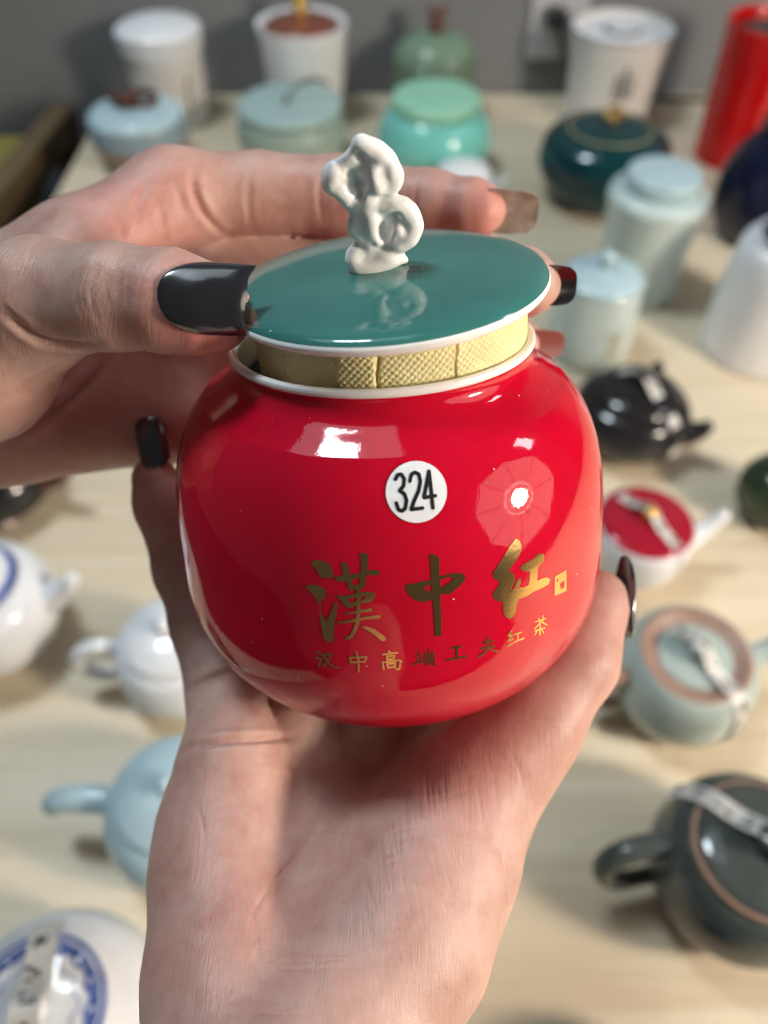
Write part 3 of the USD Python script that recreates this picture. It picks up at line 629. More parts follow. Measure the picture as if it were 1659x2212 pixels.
# --- the hand under the jar
palmR = [
    [J(545, 2560, .121, 15), J(530, 2400, .130, 15), J(516, 2212, .141, 15.2), J(500, 2100, .148, 15.4), J(492, 1880, .162, 14.8), J(492, 1760, .168, 13.2), J(494, 1670, .172, 11)],
    [J(630, 2560, .122, 14), J(620, 2400, .131, 13), J(640, 2250, .141, 11.5), J(640, 2100, .152, 11.5), J(690, 1900, .168, 11.5), J(650, 1680, .184, 12)],
    [J(670, 2560, .121, 14), J(670, 2400, .130, 12.5), J(710, 2200, .142, 11.5), J(790, 1900, .167, 11.5), J(790, 1680, .186, 12)],
    [J(650, 2560, .119, 15), J(662, 2400, .129, 15), J(745, 2212, .140, 15), J(866, 2026, .151, 16.2), J(950, 1834, .163, 16.2), J(1015, 1700, .171, 13), J(1080, 1630, .172, 11)],
    [J(850, 2020, .153, 15.5), J(890, 1900, .160, 14.5), J(950, 1740, .172, 12)],
    [J(600, 2560, .122, 16), J(600, 2800, .110, 19), J(600, 3300, .090, 25)]]
thumbR = [J(1035, 1690, .168, 11), J(1155, 1550, .172, 10.9), J(1240, 1430, .176, 9.6), J(1258, 1362, .179, 8.6), J(1284, 1306, .181, 7.2), J(1288, 1288, .182, 6.2)]
fingR = [
    [J(505, 1650, .170, 11), J(488, 1500, .182, 8.6), J(442, 1350, .189, 8.0), J(400, 1230, .191, 7.4), J(350, 1090, .190, 6.5), J(335, 1035, .189, 5.6)],
    [J(640, 1590, .184, 11), J(560, 1400, .224, 9), J(520, 1230, .234, 8.2), J(530, 1080, .232, 7)],
    [J(800, 1580, .188, 11), J(740, 1380, .230, 9.2), J(720, 1200, .236, 8.5), J(740, 1040, .232, 7)],
    [J(960, 1600, .184, 11), J(960, 1400, .226, 9.2), J(960, 1230, .234, 8.5), J(950, 1080, .230, 7)]]
def handR_sdf(p):
    d = None
    for c in palmR:
        e = chain(p, c, .006); d = e if d is None else smin(d, e, .008)
    d = smin(d, chain(p, thumbR, .003), .009)
    fg = None
    for c in fingR:
        e = chain(p, c, .003); fg = e if fg is None else np.minimum(fg, e)
    d = smin(d, fg, .005)
    return np.maximum(d, -(jar_sdf(p) - .0002))
HR = Thing('hand', 'open palm from below carrying the red jar with little finger and thumb around it', 'hand', pt(650, 2000, .14))
mR = sdf_mesh(handR_sdf, np.array([-.075, -.05, .225]), np.array([.075, .20, .36]), .0012, 1)
mR = refine(mR, handR_sdf, lambda q: (q[:, 0] > 560) & (q[:, 0] < 1180) & (q[:, 1] > 1580) & (q[:, 1] < 2230))
linesR = [([(384, 1628), (440, 1606), (525, 1597), (640, 1594)], 1.5, 7), ([(400, 1500), (440, 1472), (500, 1450), (560, 1445)], 1.3, 7), ([(358, 1350), (390, 1345), (430, 1340)], .7, 6), ([(328, 1205), (360, 1196), (400, 1196)], .6, 6),
          ([(790, 1600), (757, 1660), (690, 1780), (640, 1860), (590, 1950), (575, 2040)], .45, 15), ([(640, 1850), (560, 1950), (545, 2010)], .25, 5), ([(560, 1640), (640, 1660), (700, 1690)], .4, 8),
          ([(1085, 1600), (1120, 1660), (1135, 1730), (1130, 1800)], .06, 4), ([(1040, 1610), (1065, 1680), (1075, 1780)], .05, 4), ([(1000, 1640), (1012, 1720), (1010, 1830)], .06, 4)]
r2 = np.random.default_rng(3)
for k in range(26):                                                               # fine parallel lines of the ball of the thumb
    x0 = 760 + 15 * k + r2.uniform(-6, 6); y0 = 1655 + abs(k - 15) * 7 + r2.uniform(-20, 60); L_ = r2.uniform(120, 420)
    linesR.append(([(x0 - 10, y0), (x0 + 2 + r2.uniform(-6, 6), y0 + L_ / 3), (x0 + 14 + r2.uniform(-6, 6), y0 + L_ * .66), (x0 + 40 + r2.uniform(-12, 12), y0 + L_)], r2.uniform(.025, .075), r2.uniform(2.2, 3.4)))
for k in range(22):
    x0 = 790 + r2.uniform(0, 230); y0 = 1650 + 11 * k + r2.uniform(-5, 5); L_ = r2.uniform(60, 170)
    linesR.append(([(x0, y0), (x0 + L_ / 2, y0 - 12 + r2.uniform(-4, 4)), (x0 + L_, y0 - 30 + r2.uniform(-6, 6))], r2.uniform(.02, .05), 2.3))
for k in range(9):
    y0 = 2050 + 20 * k + r2.uniform(-8, 8); x0 = r2.uniform(330, 600)
    linesR.append(([(x0, y0), (x0 + 120, y0 + r2.uniform(-6, 16)), (x0 + 260, y0 + r2.uniform(-4, 30))], r2.uniform(.03, .08), 3.0))
for k in range(10):
    x0 = 400 + r2.uniform(0, 220); y0 = 1700 + r2.uniform(0, 350)
    linesR.append(([(x0, y0), (x0 + 20, y0 + 60), (x0 + 15 + r2.uniform(-20, 20), y0 + 140)], r2.uniform(.06, .14), 3))
nR = np.array(mR.vertex_normals); VR = np.array(mR.vertices)
VR = VR - nR * crease_field(VR, nR, linesR)[:, None] + nR * (.0006 * (meshkit.fbm(VR * 110, 3, 2) - .5))[:, None]
HR.part('skin', trimesh.Trimesh(VR, mR.faces, process=False), skin, smooth=True, world=True, primvars={
    'skin_plane': np.stack([VR @ RT, VR @ np.cross(JA, RT), 0 * VR[:, 0]], 1),
    'flush': flush_field(VR, [(pt(1060, 1600, .155), .014, .5), (pt(450, 1800, .145), .026, .22), (pt(380, 2050, .125), .02, .2), (pt(1290, 1330, .178), .012, .3), (pt(1200, 1480, .17), .014, .25), (pt(340, 1080, .19), .012, .3), (pt(1000, 1800, .14), .02, .12)])})
t0, t1 = pt(334, 1000, .1862), pt(312, 902, .1850)
HR.part('nail', nail(pt(338, 1010, .1845), t1 - t0, (CAM - t0) / .19 * .8 + JY * .0 - RT * .25, .0122, .0086, .0056, curl=.05, square=.14, fit=handR_sdf), black_nail, smooth=50, world=True)
t0, t1 = pt(1349, 1376, .184), pt(1368, 1196, .183)
HR.part('nail', nail(t0, t1 - t0, RT * 1.0 + FW * .34, .0195, .0115, .0080, curl=.10, square=.42, taper=.45, thick=.0008, fit=handR_sdf), black_nail, smooth=50, world=True)
for (u, v, d) in ((530, 1080, .2405), (740, 1040, .2405), (950, 1080, .2385)):
    t0 = pt(u, v + 30, d); HR.part('nail', nail(t0, pt(u, v - 90, d) - t0, FW, .0125, .009, .007, curl=.05, square=.14), black_nail, smooth=50, world=True)
# ------------------------------------------------------------------ pots, jars and canisters on the table
def rot(m, a, loc=(0, 0, 0)):
    m = m.copy(); m.apply_transform(trimesh.transformations.rotation_matrix(a, [0, 0, 1])); m.apply_translation(loc); return m
def outer_of(prof):
    """radius -> top height of a lathe profile, for laying tape on it"""
    p = np.array(prof); return p
def tape(thing, path, width, name='paper_tape', marks=6, angle=0.0, lift=.0006, off=0.0):
    """a strip of printed tape laid along a (radius, height) path, running through the axis at the given angle"""
    P = np.array(path, float); t = np.append(0, np.cumsum(np.linalg.norm(np.diff(P, axis=0), axis=1)))
    q = np.linspace(0, t[-1], 60); X, Z = np.interp(q, t, P[:, 0]), np.interp(q, t, P[:, 1])
    k = np.ones(7) / 7; pad = lambda a: np.convolve(np.pad(a, 3, mode='edge'), k, 'valid'); X, Z = pad(X), pad(Z)
    tx, tz = np.gradient(X), np.gradient(Z); L = np.hypot(tx, tz); nx, nz = -tz / L, tx / L
    def strip(y0, y1, a, b, o):
        i = slice(a, b); v = np.concatenate([np.stack([(X + nx * o)[i], np.full(b - a, y) + off, (Z + nz * o)[i]], 1) for y in (y0, y1)]); n = b - a; j = np.arange(n - 1)
        f = np.concatenate([np.stack([j, j + n, j + n + 1], 1), np.stack([j, j + n + 1, j + 1], 1)])
        f = np.concatenate([f, f[:, ::-1] ]) if False else f
        m = trimesh.Trimesh(v, f, process=False)
        if m.face_normals[:, 2].sum() < 0: m.invert()
        return rot(m, angle)
    p = thing.part(name, strip(-width / 2, width / 2, 0, 60, lift), tape_mat, smooth=True)
    g = np.random.default_rng(int(width * 1e5) + len(P)); ms = []
    for c in np.linspace(5, 52, marks):
        c = int(c)
        for _ in range(4):
            a = c + g.integers(-2, 2); y = g.uniform(-.3, .2) * width
            ms.append(strip(y, y + g.uniform(.06, .3) * width, max(a, 0), min(a + 2 + g.integers(0, 2), 60), lift * 1.6))
    thing.part('printed_characters', ms, black_ink, smooth=True, under=p)
tape_mat = mat('paper_tape', {'t': ('texture_coordinate', {}), 'n': ('noise_texture', {'scale': 90.0, 'detail': 3.0}), 'r': ('rgb_ramp', {'ramp': [(.3, (.52, .50, .47)), (.7, (.66, .65, .62))]}),
    'p': ('principled_bsdf', {'roughness': .35})}, [('t.object', 'n.vector'), ('n.fac', 'r.fac'), ('r.color', 'p.base_color')])
white_gl = G('white_glaze', (.80, .81, .84), rough=.09, vary=.05)
warm_white = G('satin_white_glaze', (.74, .72, .71), rough=.22, vary=.05)
blue_white = G('blue_white_glaze', (.46, .62, .68), rough=.1, vary=.1)
pale_blue = G('pale_blue_glaze', (.44, .60, .66), rough=.1, vary=.1)
celadon = G('celadon_glaze', (.42, .50, .47), rough=.12, vary=.15)
celadon_light = G('light_celadon_glaze', (.55, .66, .66), rough=.1, vary=.1)
sage = G('sage_glaze', (.31, .40, .35), rough=.35, vary=.12)
grey_blue = G('grey_blue_glaze', (.30, .40, .46), rough=.12, vary=.2)
mint = G('mint_glaze', (.19, .58, .52), rough=.1, vary=.1)
mint_lid = G('pale_green_glaze', (.30, .62, .46), rough=.35, vary=.08)
dark_green = G('green_crackle_glaze', (.035, .06, .03), rough=.1, vary=.4, scale=70)
brown = G('brown_clay', (.16, .065, .04), rough=.4, vary=.35)
copper = G('copper_brown_glaze', (.25, .075, .045), rough=.12, vary=.3)
teal_dark = G('deep_teal_glaze', (.004, .045, .055), rough=.06, vary=.3)
navy = G('navy_glaze', (.007, .010, .036), rough=.08, vary=.3)
red_can = G('red_enamel', (.55, .006, .008), rough=.18, vary=.15)
black_gl = G('black_brown_glaze', (.022, .020, .022), rough=.1, vary=.4)
dark_pot = G('dark_grey_green_glaze', (.075, .09, .085), rough=.12, vary=.35)
rim_brown = G('brown_bare_rim', (.33, .20, .14), rough=.5, vary=.2)
red_lid = G('crimson_glaze', (.36, .012, .03), rough=.12, vary=.12)
cobalt = G('cobalt_paint', (.09, .16, .50), rough=.1, vary=.5, scale=120)
rope_m = G('brown_rope', (.12, .05, .035), rough=.85, vary=.5, scale=300, bump=.5)
bare_foot = G('bare_clay_foot', (.55, .47, .38), rough=.7)

def ball(x, y, z, r, sq=1.0):
    m = trimesh.creation.icosphere(3, r); m.vertices = m.vertices * [1, 1, sq] + [x, y, z]; return m

# -- back row
t = Thing('tea_canister', 'tall white porcelain canister with domed lid at the left end of the back row', 'canister', (-.280, 1.068, 0))
t.part('body', lathe(curve([(0, 0), (0, 0), (.044, 0), (.046, .002), (.046, .002), (.0475, .05), (.049, .09), (.049, .09), (.046, .0925)])), warm_white)
t.part('lid', lathe(curve([(.046, .088), (.0525, .089), (.0525, .089), (.0525, .0975), (.0510, .0985), (.0510, .0985), (.0525, .1000), (.0525, .100), (.0535, .107), (.051, .1105), (.040, .115), (.02, .1185), (0, .1195)])), white_gl)
t.part('painted_branch', [tube([(.030 + .010 * k, -.0375 + .013 * k + .001, .015 + .016 * i + .008 * k), (.034 + .008 * k, -.034 + .012 * k, .030 + .016 * i)], .0016) for i in range(3) for k in range(2)], brown)
t = Thing('tea_jar', 'squat grey blue jar with a brown rope knot on its lid', 'jar', (-.294, .945, 0))
t.part('body', lathe(curve([(0, 0), (0, 0), (.040, 0), (.042, .002), (.042, .002), (.053, .018), (.058, .034), (.0585, .040), (.0585, .04), (.056, .042), (.0575, .045), (.0575, .045), (.056, .052), (.052, .053)])), grey_blue)
t.part('brown_band', lathe(curve([(.0545, .020), (.0572, .028), (.0586, .033)])), rim_brown)
t.part('lid', lathe(curve([(.050, .0535), (.0555, .054), (.0565, .056), (.0565, .056), (.055, .0585), (.054, .059), (.054, .059), (.050, .0625), (.03, .066), (0, .067)])), blue_white)
for i, (a, b) in enumerate([(0.1, .026), (3.0, .027), (-2.2, .017)]):
    t.part('rope_loop', rot(tube([(0, 0, .069), (b * .6, .006, .078), (b, 0, .076), (b * .7, -.007, .069), (0, 0, .070)], .0046), a), rope_m)
t.part('rope_loop', ball(0, 0, .075, .010, .9), rope_m)
t = Thing('tea_canister', 'white porcelain canister with sunken copper brown lid and gold knob', 'canister', (-.102, 1.072, 0))
t.part('body', lathe(curve([(0, 0), (0, 0), (.046, 0), (.048, .002), (.048, .002), (.050, .05), (.056, .105), (.057, .112), (.057, .112), (.0565, .1135), (.052, .1125), (.0475, .108), (.0465, .100)])), white_gl)
t.part('lid', lathe(curve([(.0465, .1045), (.0465, .109), (.044, .1125), (.03, .1165), (0, .119)])), copper)
t.part('knob', [ball(0, -.002, .121, .0065), ball(0, 0, .1275, .0085), ball(.003, 0, .138, .007), ball(-.006, .001, .140, .0065)], gold_metal)
t = Thing('tea_jar', 'rounded sage green jar with flat lid and curved stem handle', 'jar', (-.112, .955, 0))
t.part('body', lathe(curve([(0, 0), (0, 0), (.050, 0), (.052, .002), (.052, .002), (.064, .020), (.0665, .034), (.0640, .048), (.0595, .0545), (.056, .056)])), sage)
t.part('lid', lathe(curve([(.056, .0565), (.0605, .0575), (.0618, .0605), (.0612, .0645), (.058, .0665), (.03, .0675), (0, .068)])), G('sage_lid_glaze', (.36, .50, .49), rough=.3, vary=.06))
t.part('stem_handle', tube([(-.004, -.012, .068), (.006, .000, .080), (.026, .010, .086), (.046, .014, .080)], [.0024, .003, .0034, .0026]), G('grey_stem', (.12, .14, .125), rough=.4))
t = Thing('tea_jar', 'glossy moss green jar with domed lid and brown figure knob against the wall', 'jar', (.065, 1.078, 0))
t.part('body', lathe(curve([(0, 0), (0, 0), (.042, 0), (.044, .002), (.044, .002), (.053, .025), (.055, .042), (.050, .056), (.050, .056), (.0535, .062), (.0535, .070), (.050, .075)])), G('moss_glaze', (.17, .24, .17), rough=.1, vary=.25))
t.part('brown_run', lathe(curve([(.0470, .010), (.0536, .025), (.0556, .036)])), brown)
t.part('lid', lathe(curve([(.048, .0755), (.0515, .077), (.050, .080), (.050, .08), (.042, .090), (.028, .097), (.012, .100), (0, .1005)])), G('moss_lid_glaze', (.20, .30, .21), rough=.14, vary=.2))
t.part('figure_knob', [ball(0, 0, .106, .010, 1.2), ball(.003, -.002, .118, .008), ball(-.006, .002, .123, .006), ball(.009, 0, .124, .005)], brown)
t = Thing('tea_jar', 'turquoise mint jar with pale green lid behind the forefinger', 'jar', (.060, .931, 0))
t.part('body', lathe(curve([(0, 0), (0, 0), (.050, 0), (.052, .002), (.052, .002), (.0655, .022), (.068, .036), (.064, .052), (.055, .066), (.050, .070)])), mint)
t.part('lid', lathe(curve([(.047, .0705), (.050, .0715), (.0515, .075), (.0510, .081), (.048, .0835), (.03, .0845), (0, .085)])), mint_lid)
t = Thing('tea_cup', 'small white covered cup peeping over the fingertip in front of the mint jar', 'cup', (.088, .835, 0))
t.part('body', lathe(curve([(0, 0), (0, 0), (.018, 0), (.019, .003), (.019, .003), (.027, .012), (.032, .028), (.0335, .036)])), white_gl)
t.part('lid', lathe(curve([(.0335, .0362), (.031, .041), (.02, .048), (.008, .0505), (0, .051)])), white_gl)
t.part('spout', tube([(.030, -.004, .026), (.040, -.006, .030), (.048, -.008, .036)], [.006, .0045, .0035]), white_gl)
t = Thing('tea_canister', 'white porcelain canister with sunken lid and square printed mark before the wall socket', 'canister', (.297, 1.075, 0))
t.part('body', lathe(curve([(0, 0), (0, 0), (.053, 0), (.055, .002), (.055, .002), (.057, .05), (.0625, .102), (.0632, .1065), (.0632, .1065), (.0625, .108), (.0595, .108), (.0585, .106), (.0580, .100)])), warm_white)
t.part('dark_rim', lathe(curve([(.0627, .1052), (.0636, .1062), (.0634, .1072)])), G('grey_rim', (.10, .10, .11), rough=.3))
t.part('lid', lathe(curve([(.0580, .1005), (.05, .1015), (.030, .1025), (.022, .1035), (.020, .1060), (.016, .1075), (0, .108)])), white_gl)
t.part('lid_groove', lathe(curve([(.0205, .1068), (.0225, .1045), (.0245, .1040)])), MT['grey_rim'])
def on_cyl(r, th0, z0, w, h):
    a = np.linspace(-w / 2, w / 2, 5) / r + th0; v = np.array([[r * math.sin(q), -r * math.cos(q), z] for z in (z0 - h / 2, z0 + h / 2) for q in a])
    f = [(i, i + 1, i + 6) for i in range(4)] + [(i, i + 6, i + 5) for i in range(4)]; return trimesh.Trimesh(v, f, process=False)
mk = [on_cyl(.0600, .0, .058 + dz, w, h) for dz, w, h in ((.012, .021, .003), (-.012, .021, .003), (.004, .021, .0025), (-.004, .021, .0025))] + [on_cyl(.0602, s * .0095 / .06, .058, .003, .026) for s in (-1, 0, 1)]
mk.append(on_cyl(.0608, .0, .078, .004, .010))
t.part('printed_mark', mk, G('grey_print', (.16, .16, .17), rough=.5), smooth=False)
t = Thing('tea_canister', 'tall bright red canister at the right edge by the wall', 'canister', (.432, .955, 0))
t.part('body', lathe(curve([(0, 0), (0, 0), (.043, 0), (.045, .002), (.045, .002), (.047, .06), (.050, .125), (.052, .150), (.052, .15), (.0505, .152), (.048, .151), (.046, .145), (.045, .13)]), 96), red_can)
t.part('lid', lathe(curve([(.0455, .140), (.040, .142), (.02, .143), (0, .143)])), black_gl)
t = Thing('tea_jar', 'dark navy blue bottle shaped jar at the right edge before the red canister', 'jar', (.408, .775, 0))
t.part('body', lathe(curve([(0, 0), (0, 0), (.040, 0), (.042, .002), (.042, .002), (.056, .030), (.058, .055), (.050, .085), (.036, .105), (.032, .110)])), navy)
t.part('lid', lathe(curve([(.030, .1105), (.034, .112), (.034, .116), (.028, .122), (.010, .127), (0, .128)])), navy)
t = Thing('tea_jar', 'squat deep teal jar with gold ring and gold knob', 'jar', (.247, .858, 0))
t.part('body', lathe(curve([(0, 0), (0, 0), (.044, 0), (.046, .003), (.046, .003), (.064, .020), (.0735, .045), (.070, .062), (.058, .074), (.046, .0785)]), 96), teal_dark)
t.part('gold_ring', lathe(curve([(.0462, .0786), (.0455, .0796), (.0440, .0797), (.0435, .0790)])), G('dull_gold_line', (.30, .27, .13), rough=.35))
t.part('lid', lathe(curve([(.0435, .0785), (.036, .0815), (.02, .0835), (0, .084)])), teal_dark)
t.part('knob', [ball(0, 0, .087, .0055), ball(.007, .001, .090, .0052), ball(-.007, -.001, .091, .005), ball(.001, .002, .097, .0055), ball(.010, 0, .095, .003), ball(-.004, 0, .100, .003)], G('old_gold', (.42, .30, .12), rough=.3, metallic=.8))
# -- right side
t = Thing('tea_canister', 'pale blue canister with stepped round cap behind the celadon mug', 'canister', (.252, .675, 0))
t.part('body', lathe(curve([(0, 0), (0, 0), (.039, 0), (.041, .002), (.041, .002), (.0415, .05), (.0450, .090), (.0462, .0965), (.044, .1015), (.036, .1035), (.033, .104)])), celadon_light)
t.part('lid', lathe(curve([(.033, .1042), (.0325, .108), (.0325, .108), (.0335, .110), (.0335, .117), (.031, .1195), (.015, .1205), (0, .121)])), pale_blue)
t = Thing('tea_mug', 'pale celadon lidded mug with small ball knob beside the jar lid', 'mug', (.187, .575, 0))
t.part('body', lathe(curve([(0, 0), (0, 0), (.033, 0), (.036, .003), (.036, .003), (.0385, .022), (.0365, .055), (.0345, .072), (.0340, .0745)])), celadon_light)
t.part('lid', lathe(curve([(.034, .0748), (.0352, .0762), (.0335, .079), (.022, .084), (.008, .0865), (.004, .087), (.0035, .089)])), pale_blue)
t.part('knob', ball(0, 0, .0945, .0072), pale_blue)
t.part('side_label', on_cyl(.0392, .35, .030, .014, .030), G('label_print', (.45, .47, .38), rough=.5), smooth=True)
t = Thing('tea_canister', 'white tapered canister with a dark figure on its lid at the right edge', 'canister', (.345, .580, 0))
t.part('body', lathe(curve([(0, 0), (0, 0), (.047, 0), (.050, .003), (.050, .003), (.0500, .03), (.0485, .07), (.0455, .098), (.041, .106), (.034, .108)])), white_gl)
t.part('lid', lathe(curve([(.034, .1082), (.037, .110), (.036, .112), (.02, .115), (0, .116)])), white_gl)
t.part('figure', [ball(-.018, -.010, .117, .017, .7), ball(.006, -.006, .122, .018, .9), ball(-.004, .006, .132, .012), ball(-.026, 0, .118, .009), ball(.014, .002, .132, .012)], G('dark_figure', (.035, .03, .02), rough=.25, vary=.5))
t = Thing('teapot', 'glossy black teapot with a strip of white tape across its lid', 'teapot', (.198, .457, 0))
t.part('body', lathe(curve([(0, 0), (0, 0), (.026, 0), (.028, .002), (.028, .002), (.043, .016), (.047, .030), (.041, .044), (.032, .049)])), black_gl)
t.part('lid', lathe(curve([(.032, .0493), (.0335, .051), (.031, .054), (.018, .059), (.006, .061), (0, .0612)])), black_gl)
t.part('knob', ball(0, 0, .0665, .0075, .85), black_gl)
t.part('spout', tube([(.036, -.018, .026), (.046, -.024, .032), (.050, -.027, .039)], [.012, .008, .006]), black_gl)
t.part('handle', tube([(.022, .034, .034), (.030, .046, .038), (.030, .048, .026), (.024, .038, .018)], .0052), black_gl)
tape(t, [(-.046, .022), (-.042, .044), (-.032, .0515), (-.014, .061), (0, .0742), (.013, .061), (.032, .0515), (.042, .044), (.048, .018)], .010, angle=-.95)
t = Thing('teapot', 'white teapot with crimson disc lid, gold bead knob and tape', 'teapot', (.176, .326, 0))
t.part('body', lathe(curve([(0, 0), (0, 0), (.020, 0), (.022, .003), (.022, .003), (.031, .018), (.0345, .036), (.0335, .046), (.031, .049)])), white_gl)
t.part('lid', lathe(curve([(.0305, .0495), (.0315, .051), (.0305, .0525), (.02, .0545), (.006, .0555), (0, .0556)])), red_lid)
t.part('lid_edge', lathe(curve([(.0316, .0490), (.0330, .0500), (.0318, .0514)])), white_gl)
t.part('spout', tube([(.028, -.002, .030), (.042, .002, .038), (.053, .006, .050)], [.0095, .0062, .0048]), white_gl)
t.part('knob', [ball(0, 0, .0605, .0052)], gold_metal)
t.part('handle', tube([(-.030, 0, .040), (-.048, 0, .044), (-.050, 0, .026), (-.030, 0, .018)], .0042), white_gl)
tape(t, [(-.034, .036), (-.031, .0520), (-.012, .0565), (0, .0660), (.010, .0562), (.031, .0525), (.035, .036)], .0075, angle=-1.0, marks=8)
t = Thing('tea_jar', 'small dark green glazed jar at the right edge beyond the crimson lidded pot', 'jar', (.292, .376, 0))
t.part('body', lathe(curve([(0, 0), (0, 0), (.017, 0), (.019, .002), (.019, .002), (.028, .016), (.030, .030), (.024, .044), (.016, .050)])), dark_green)
t.part('blue_side', lathe(curve([(.0200, .0025), (.0262, .0125), (.0288, .0170)])), navy)
t.part('lid', lathe(curve([(.016, .0502), (.018, .052), (.015, .056), (.006, .060), (.003, .064)])), dark_green)
t.part('knob', ball(0, 0, .0685, .0052), brown)
t = Thing('teapot', 'celadon teapot with brown ringed sunken lid and tape near the thumb', 'teapot', (.180, .222, 0))
t.part('body', lathe(curve([(0, 0), (0, 0), (.022, 0), (.024, .002), (.024, .002), (.0375, .014), (.0415, .030), (.0395, .046), (.0345, .0565), (.0320, .0585)]), 96), celadon)
t.part('brown_ring', lathe(curve([(.0320, .0585), (.0295, .0590), (.0255, .0572), (.0215, .0555)])), G('clay_ring', (.36, .225, .17), rough=.45, vary=.2))
t.part('lid', lathe(curve([(.0215, .0556), (.0205, .0568), (.015, .0575), (.008, .0585), (0, .059)])), celadon)
t.part('knob', lathe(curve([(.0035, .0585), (.0040, .0620), (.0065, .0650), (.0060, .0685), (.003, .0700), (0, .0702)])), celadon)
t.part('spout', tube([(.035, .008, .034), (.050, .012, .040), (.062, .014, .052)], [.010, .0068, .005]), celadon)
t.part('handle', tube([(-.036, -.006, .044), (-.050, -.010, .042), (-.053, -.011, .026), (-.038, -.008, .016)], .0048), rim_brown)
tape(t, [(-.020, .058), (0, .0725), (.012, .0600), (.024, .0590), (.033, .0600), (.0405, .046), (.0425, .030), (.038, .012)], .0085, angle=-1.05, marks=7)
t = Thing('teapot', 'dark grey green side handled teapot in the lower right corner', 'teapot', (.180, .112, 0))
t.part('body', lathe(curve([(0, 0), (0, 0), (.026, 0), (.028, .002), (.028, .002), (.040, .018), (.0450, .036), (.0425, .054), (.036, .064), (.0325, .0660)]), 96), dark_pot)
t.part('brown_rim', lathe(curve([(.0325, .0660), (.0331, .0672), (.0325, .0684), (.0310, .0688)])), rim_brown)
t.part('lid', lathe(curve([(.0305, .0690), (.028, .0705), (.016, .0735), (.006, .0748), (0, .075)])), dark_pot)
t.part('knob', lathe(curve([(.004, .0745), (.0045, .0775), (.0075, .0805), (.0070, .0840), (.003, .0858), (0, .086)])), dark_pot)
t.part('vent_hole', rot(ball(.019, 0, .0725, .0022, .5), 2.0), black_ink)
t.part('handle', tube([(-.040, .006, .052), (-.060, .003, .052), (-.070, -.001, .044), (-.066, -.004, .032), (-.050, -.002, .026), (-.040, 0, .026)], [.0066, .0064, .0060, .0052, .0046, .0046]), dark_pot)
t.part('spout', tube([(.040, .004, .036), (.056, .008, .046), (.066, .010, .060)], [.011, .0078, .0058]), dark_pot)
tape(t, [(-.046, .046), (-.040, .061), (-.031, .0715), (-.014, .0755), (0, .088), (.013, .0755), (.031, .0715), (.044, .058)], .010, angle=-.85, marks=8)
t = Thing('teapot', 'blue grey lidded pot cut off by the bottom edge', 'teapot', (0.125, 0.006, 0))
t.part('body', lathe(curve([(0, 0), (0, 0), (.022, 0), (.024, .002), (.024, .002), (.034, .015), (.036, .03), (.030, .045), (.024, .049)])), G('slate_glaze', (.14, .20, .25), rough=.15))
t.part('lid', lathe(curve([(.024, .0492), (.025, .051), (.02, .056), (.006, .060), (0, .0605)])), MT['slate_glaze'])
# -- left side
t = Thing('teapot', 'black teapot half hidden below the upper hand at the left edge', 'teapot', (-.300, .395, 0))
t.part('body', lathe(curve([(0, 0), (0, 0), (.030, 0), (.034, .002), (.034, .002), (.047, .016), (.050, .030), (.042, .044), (.032, .049)])), black_gl)
t.part('lid', lathe(curve([(.032, .0493), (.033, .051), (.018, .059), (.006, .061), (0, .0612)])), black_gl)
t.part('spout', tube([(.040, -.006, .024), (.056, -.010, .030), (.068, -.012, .040)], [.010, .007, .005]), brown)
t.part('sticker', trimesh.creation.icosphere(2, .006).apply_transform(trimesh.transformations.translation_matrix([.022, -.036, .012])), G('pink_sticker', (.6, .45, .45), rough=.5))
t = Thing('teapot', 'white teapot with blue lid band and spout pointing right at the left edge', 'teapot', (-.255, .268, 0))
t.part('body', lathe(curve([(0, 0), (0, 0), (.025, 0), (.027, .002), (.027, .002), (.042, .018), (.046, .036), (.041, .054), (.031, .063)])), white_gl)
t.part('lid', lathe(curve([(.030, .0635), (.029, .066), (.016, .070), (0, .0715)])), white_gl)
t.part('blue_band', lathe(curve([(.0300, .0646), (.0292, .0666), (.0262, .0678)])), cobalt)
t.part('knob', ball(0, 0, .0765, .0068), white_gl)
t.part('spout', tube([(.038, .002, .040), (.053, .003, .050), (.063, .003, .062)], [.011, .0078, .0055]), white_gl)
t = Thing('teapot', 'plain white teapot with a ring handle left of the little finger', 'teapot', (-.128, .236, 0))
t.part('body', lathe(curve([(0, 0), (0, 0), (.022, 0), (.024, .002), (.024, .002), (.034, .014), (.0365, .030), (.033, .046), (.026, .053)])), white_gl)
t.part('lid', lathe(curve([(.026, .0533), (.0275, .055), (.024, .058), (.012, .062), (0, .063)])), white_gl)
t.part('knob', ball(0, 0, .067, .0058), white_gl)
t.part('handle', tube([(-.033, -.002, .044), (-.050, -.004, .046), (-.058, -.005, .034), (-.051, -.005, .020), (-.034, -.003, .020)], .0048), white_gl)
t = Thing('teapot', 'pale blue teapot with a stub handle left of the wrist', 'teapot', (-.107, .140, 0))
t.part('body', lathe(curve([(0, 0), (0, 0), (.024, 0), (.026, .002), (.026, .002), (.0375, .016), (.0405, .034), (.036, .052), (.028, .060)])), pale_blue)
t.part('lid', lathe(curve([(.028, .0603), (.0292, .062), (.024, .066), (.012, .070), (0, .071)])), blue_white)
t.part('knob', ball(.0, 0, .0745, .0058), blue_white)
t.part('handle', tube([(-.036, .002, .046), (-.052, .003, .047), (-.066, .003, .042), (-.070, .003, .034)], [.0075, .0072, .0066, .005]), pale_blue)
t = Thing('teapot', 'white teapot with blue patterned lid and tape in the lower left corner', 'teapot', (-.146, .046, 0))
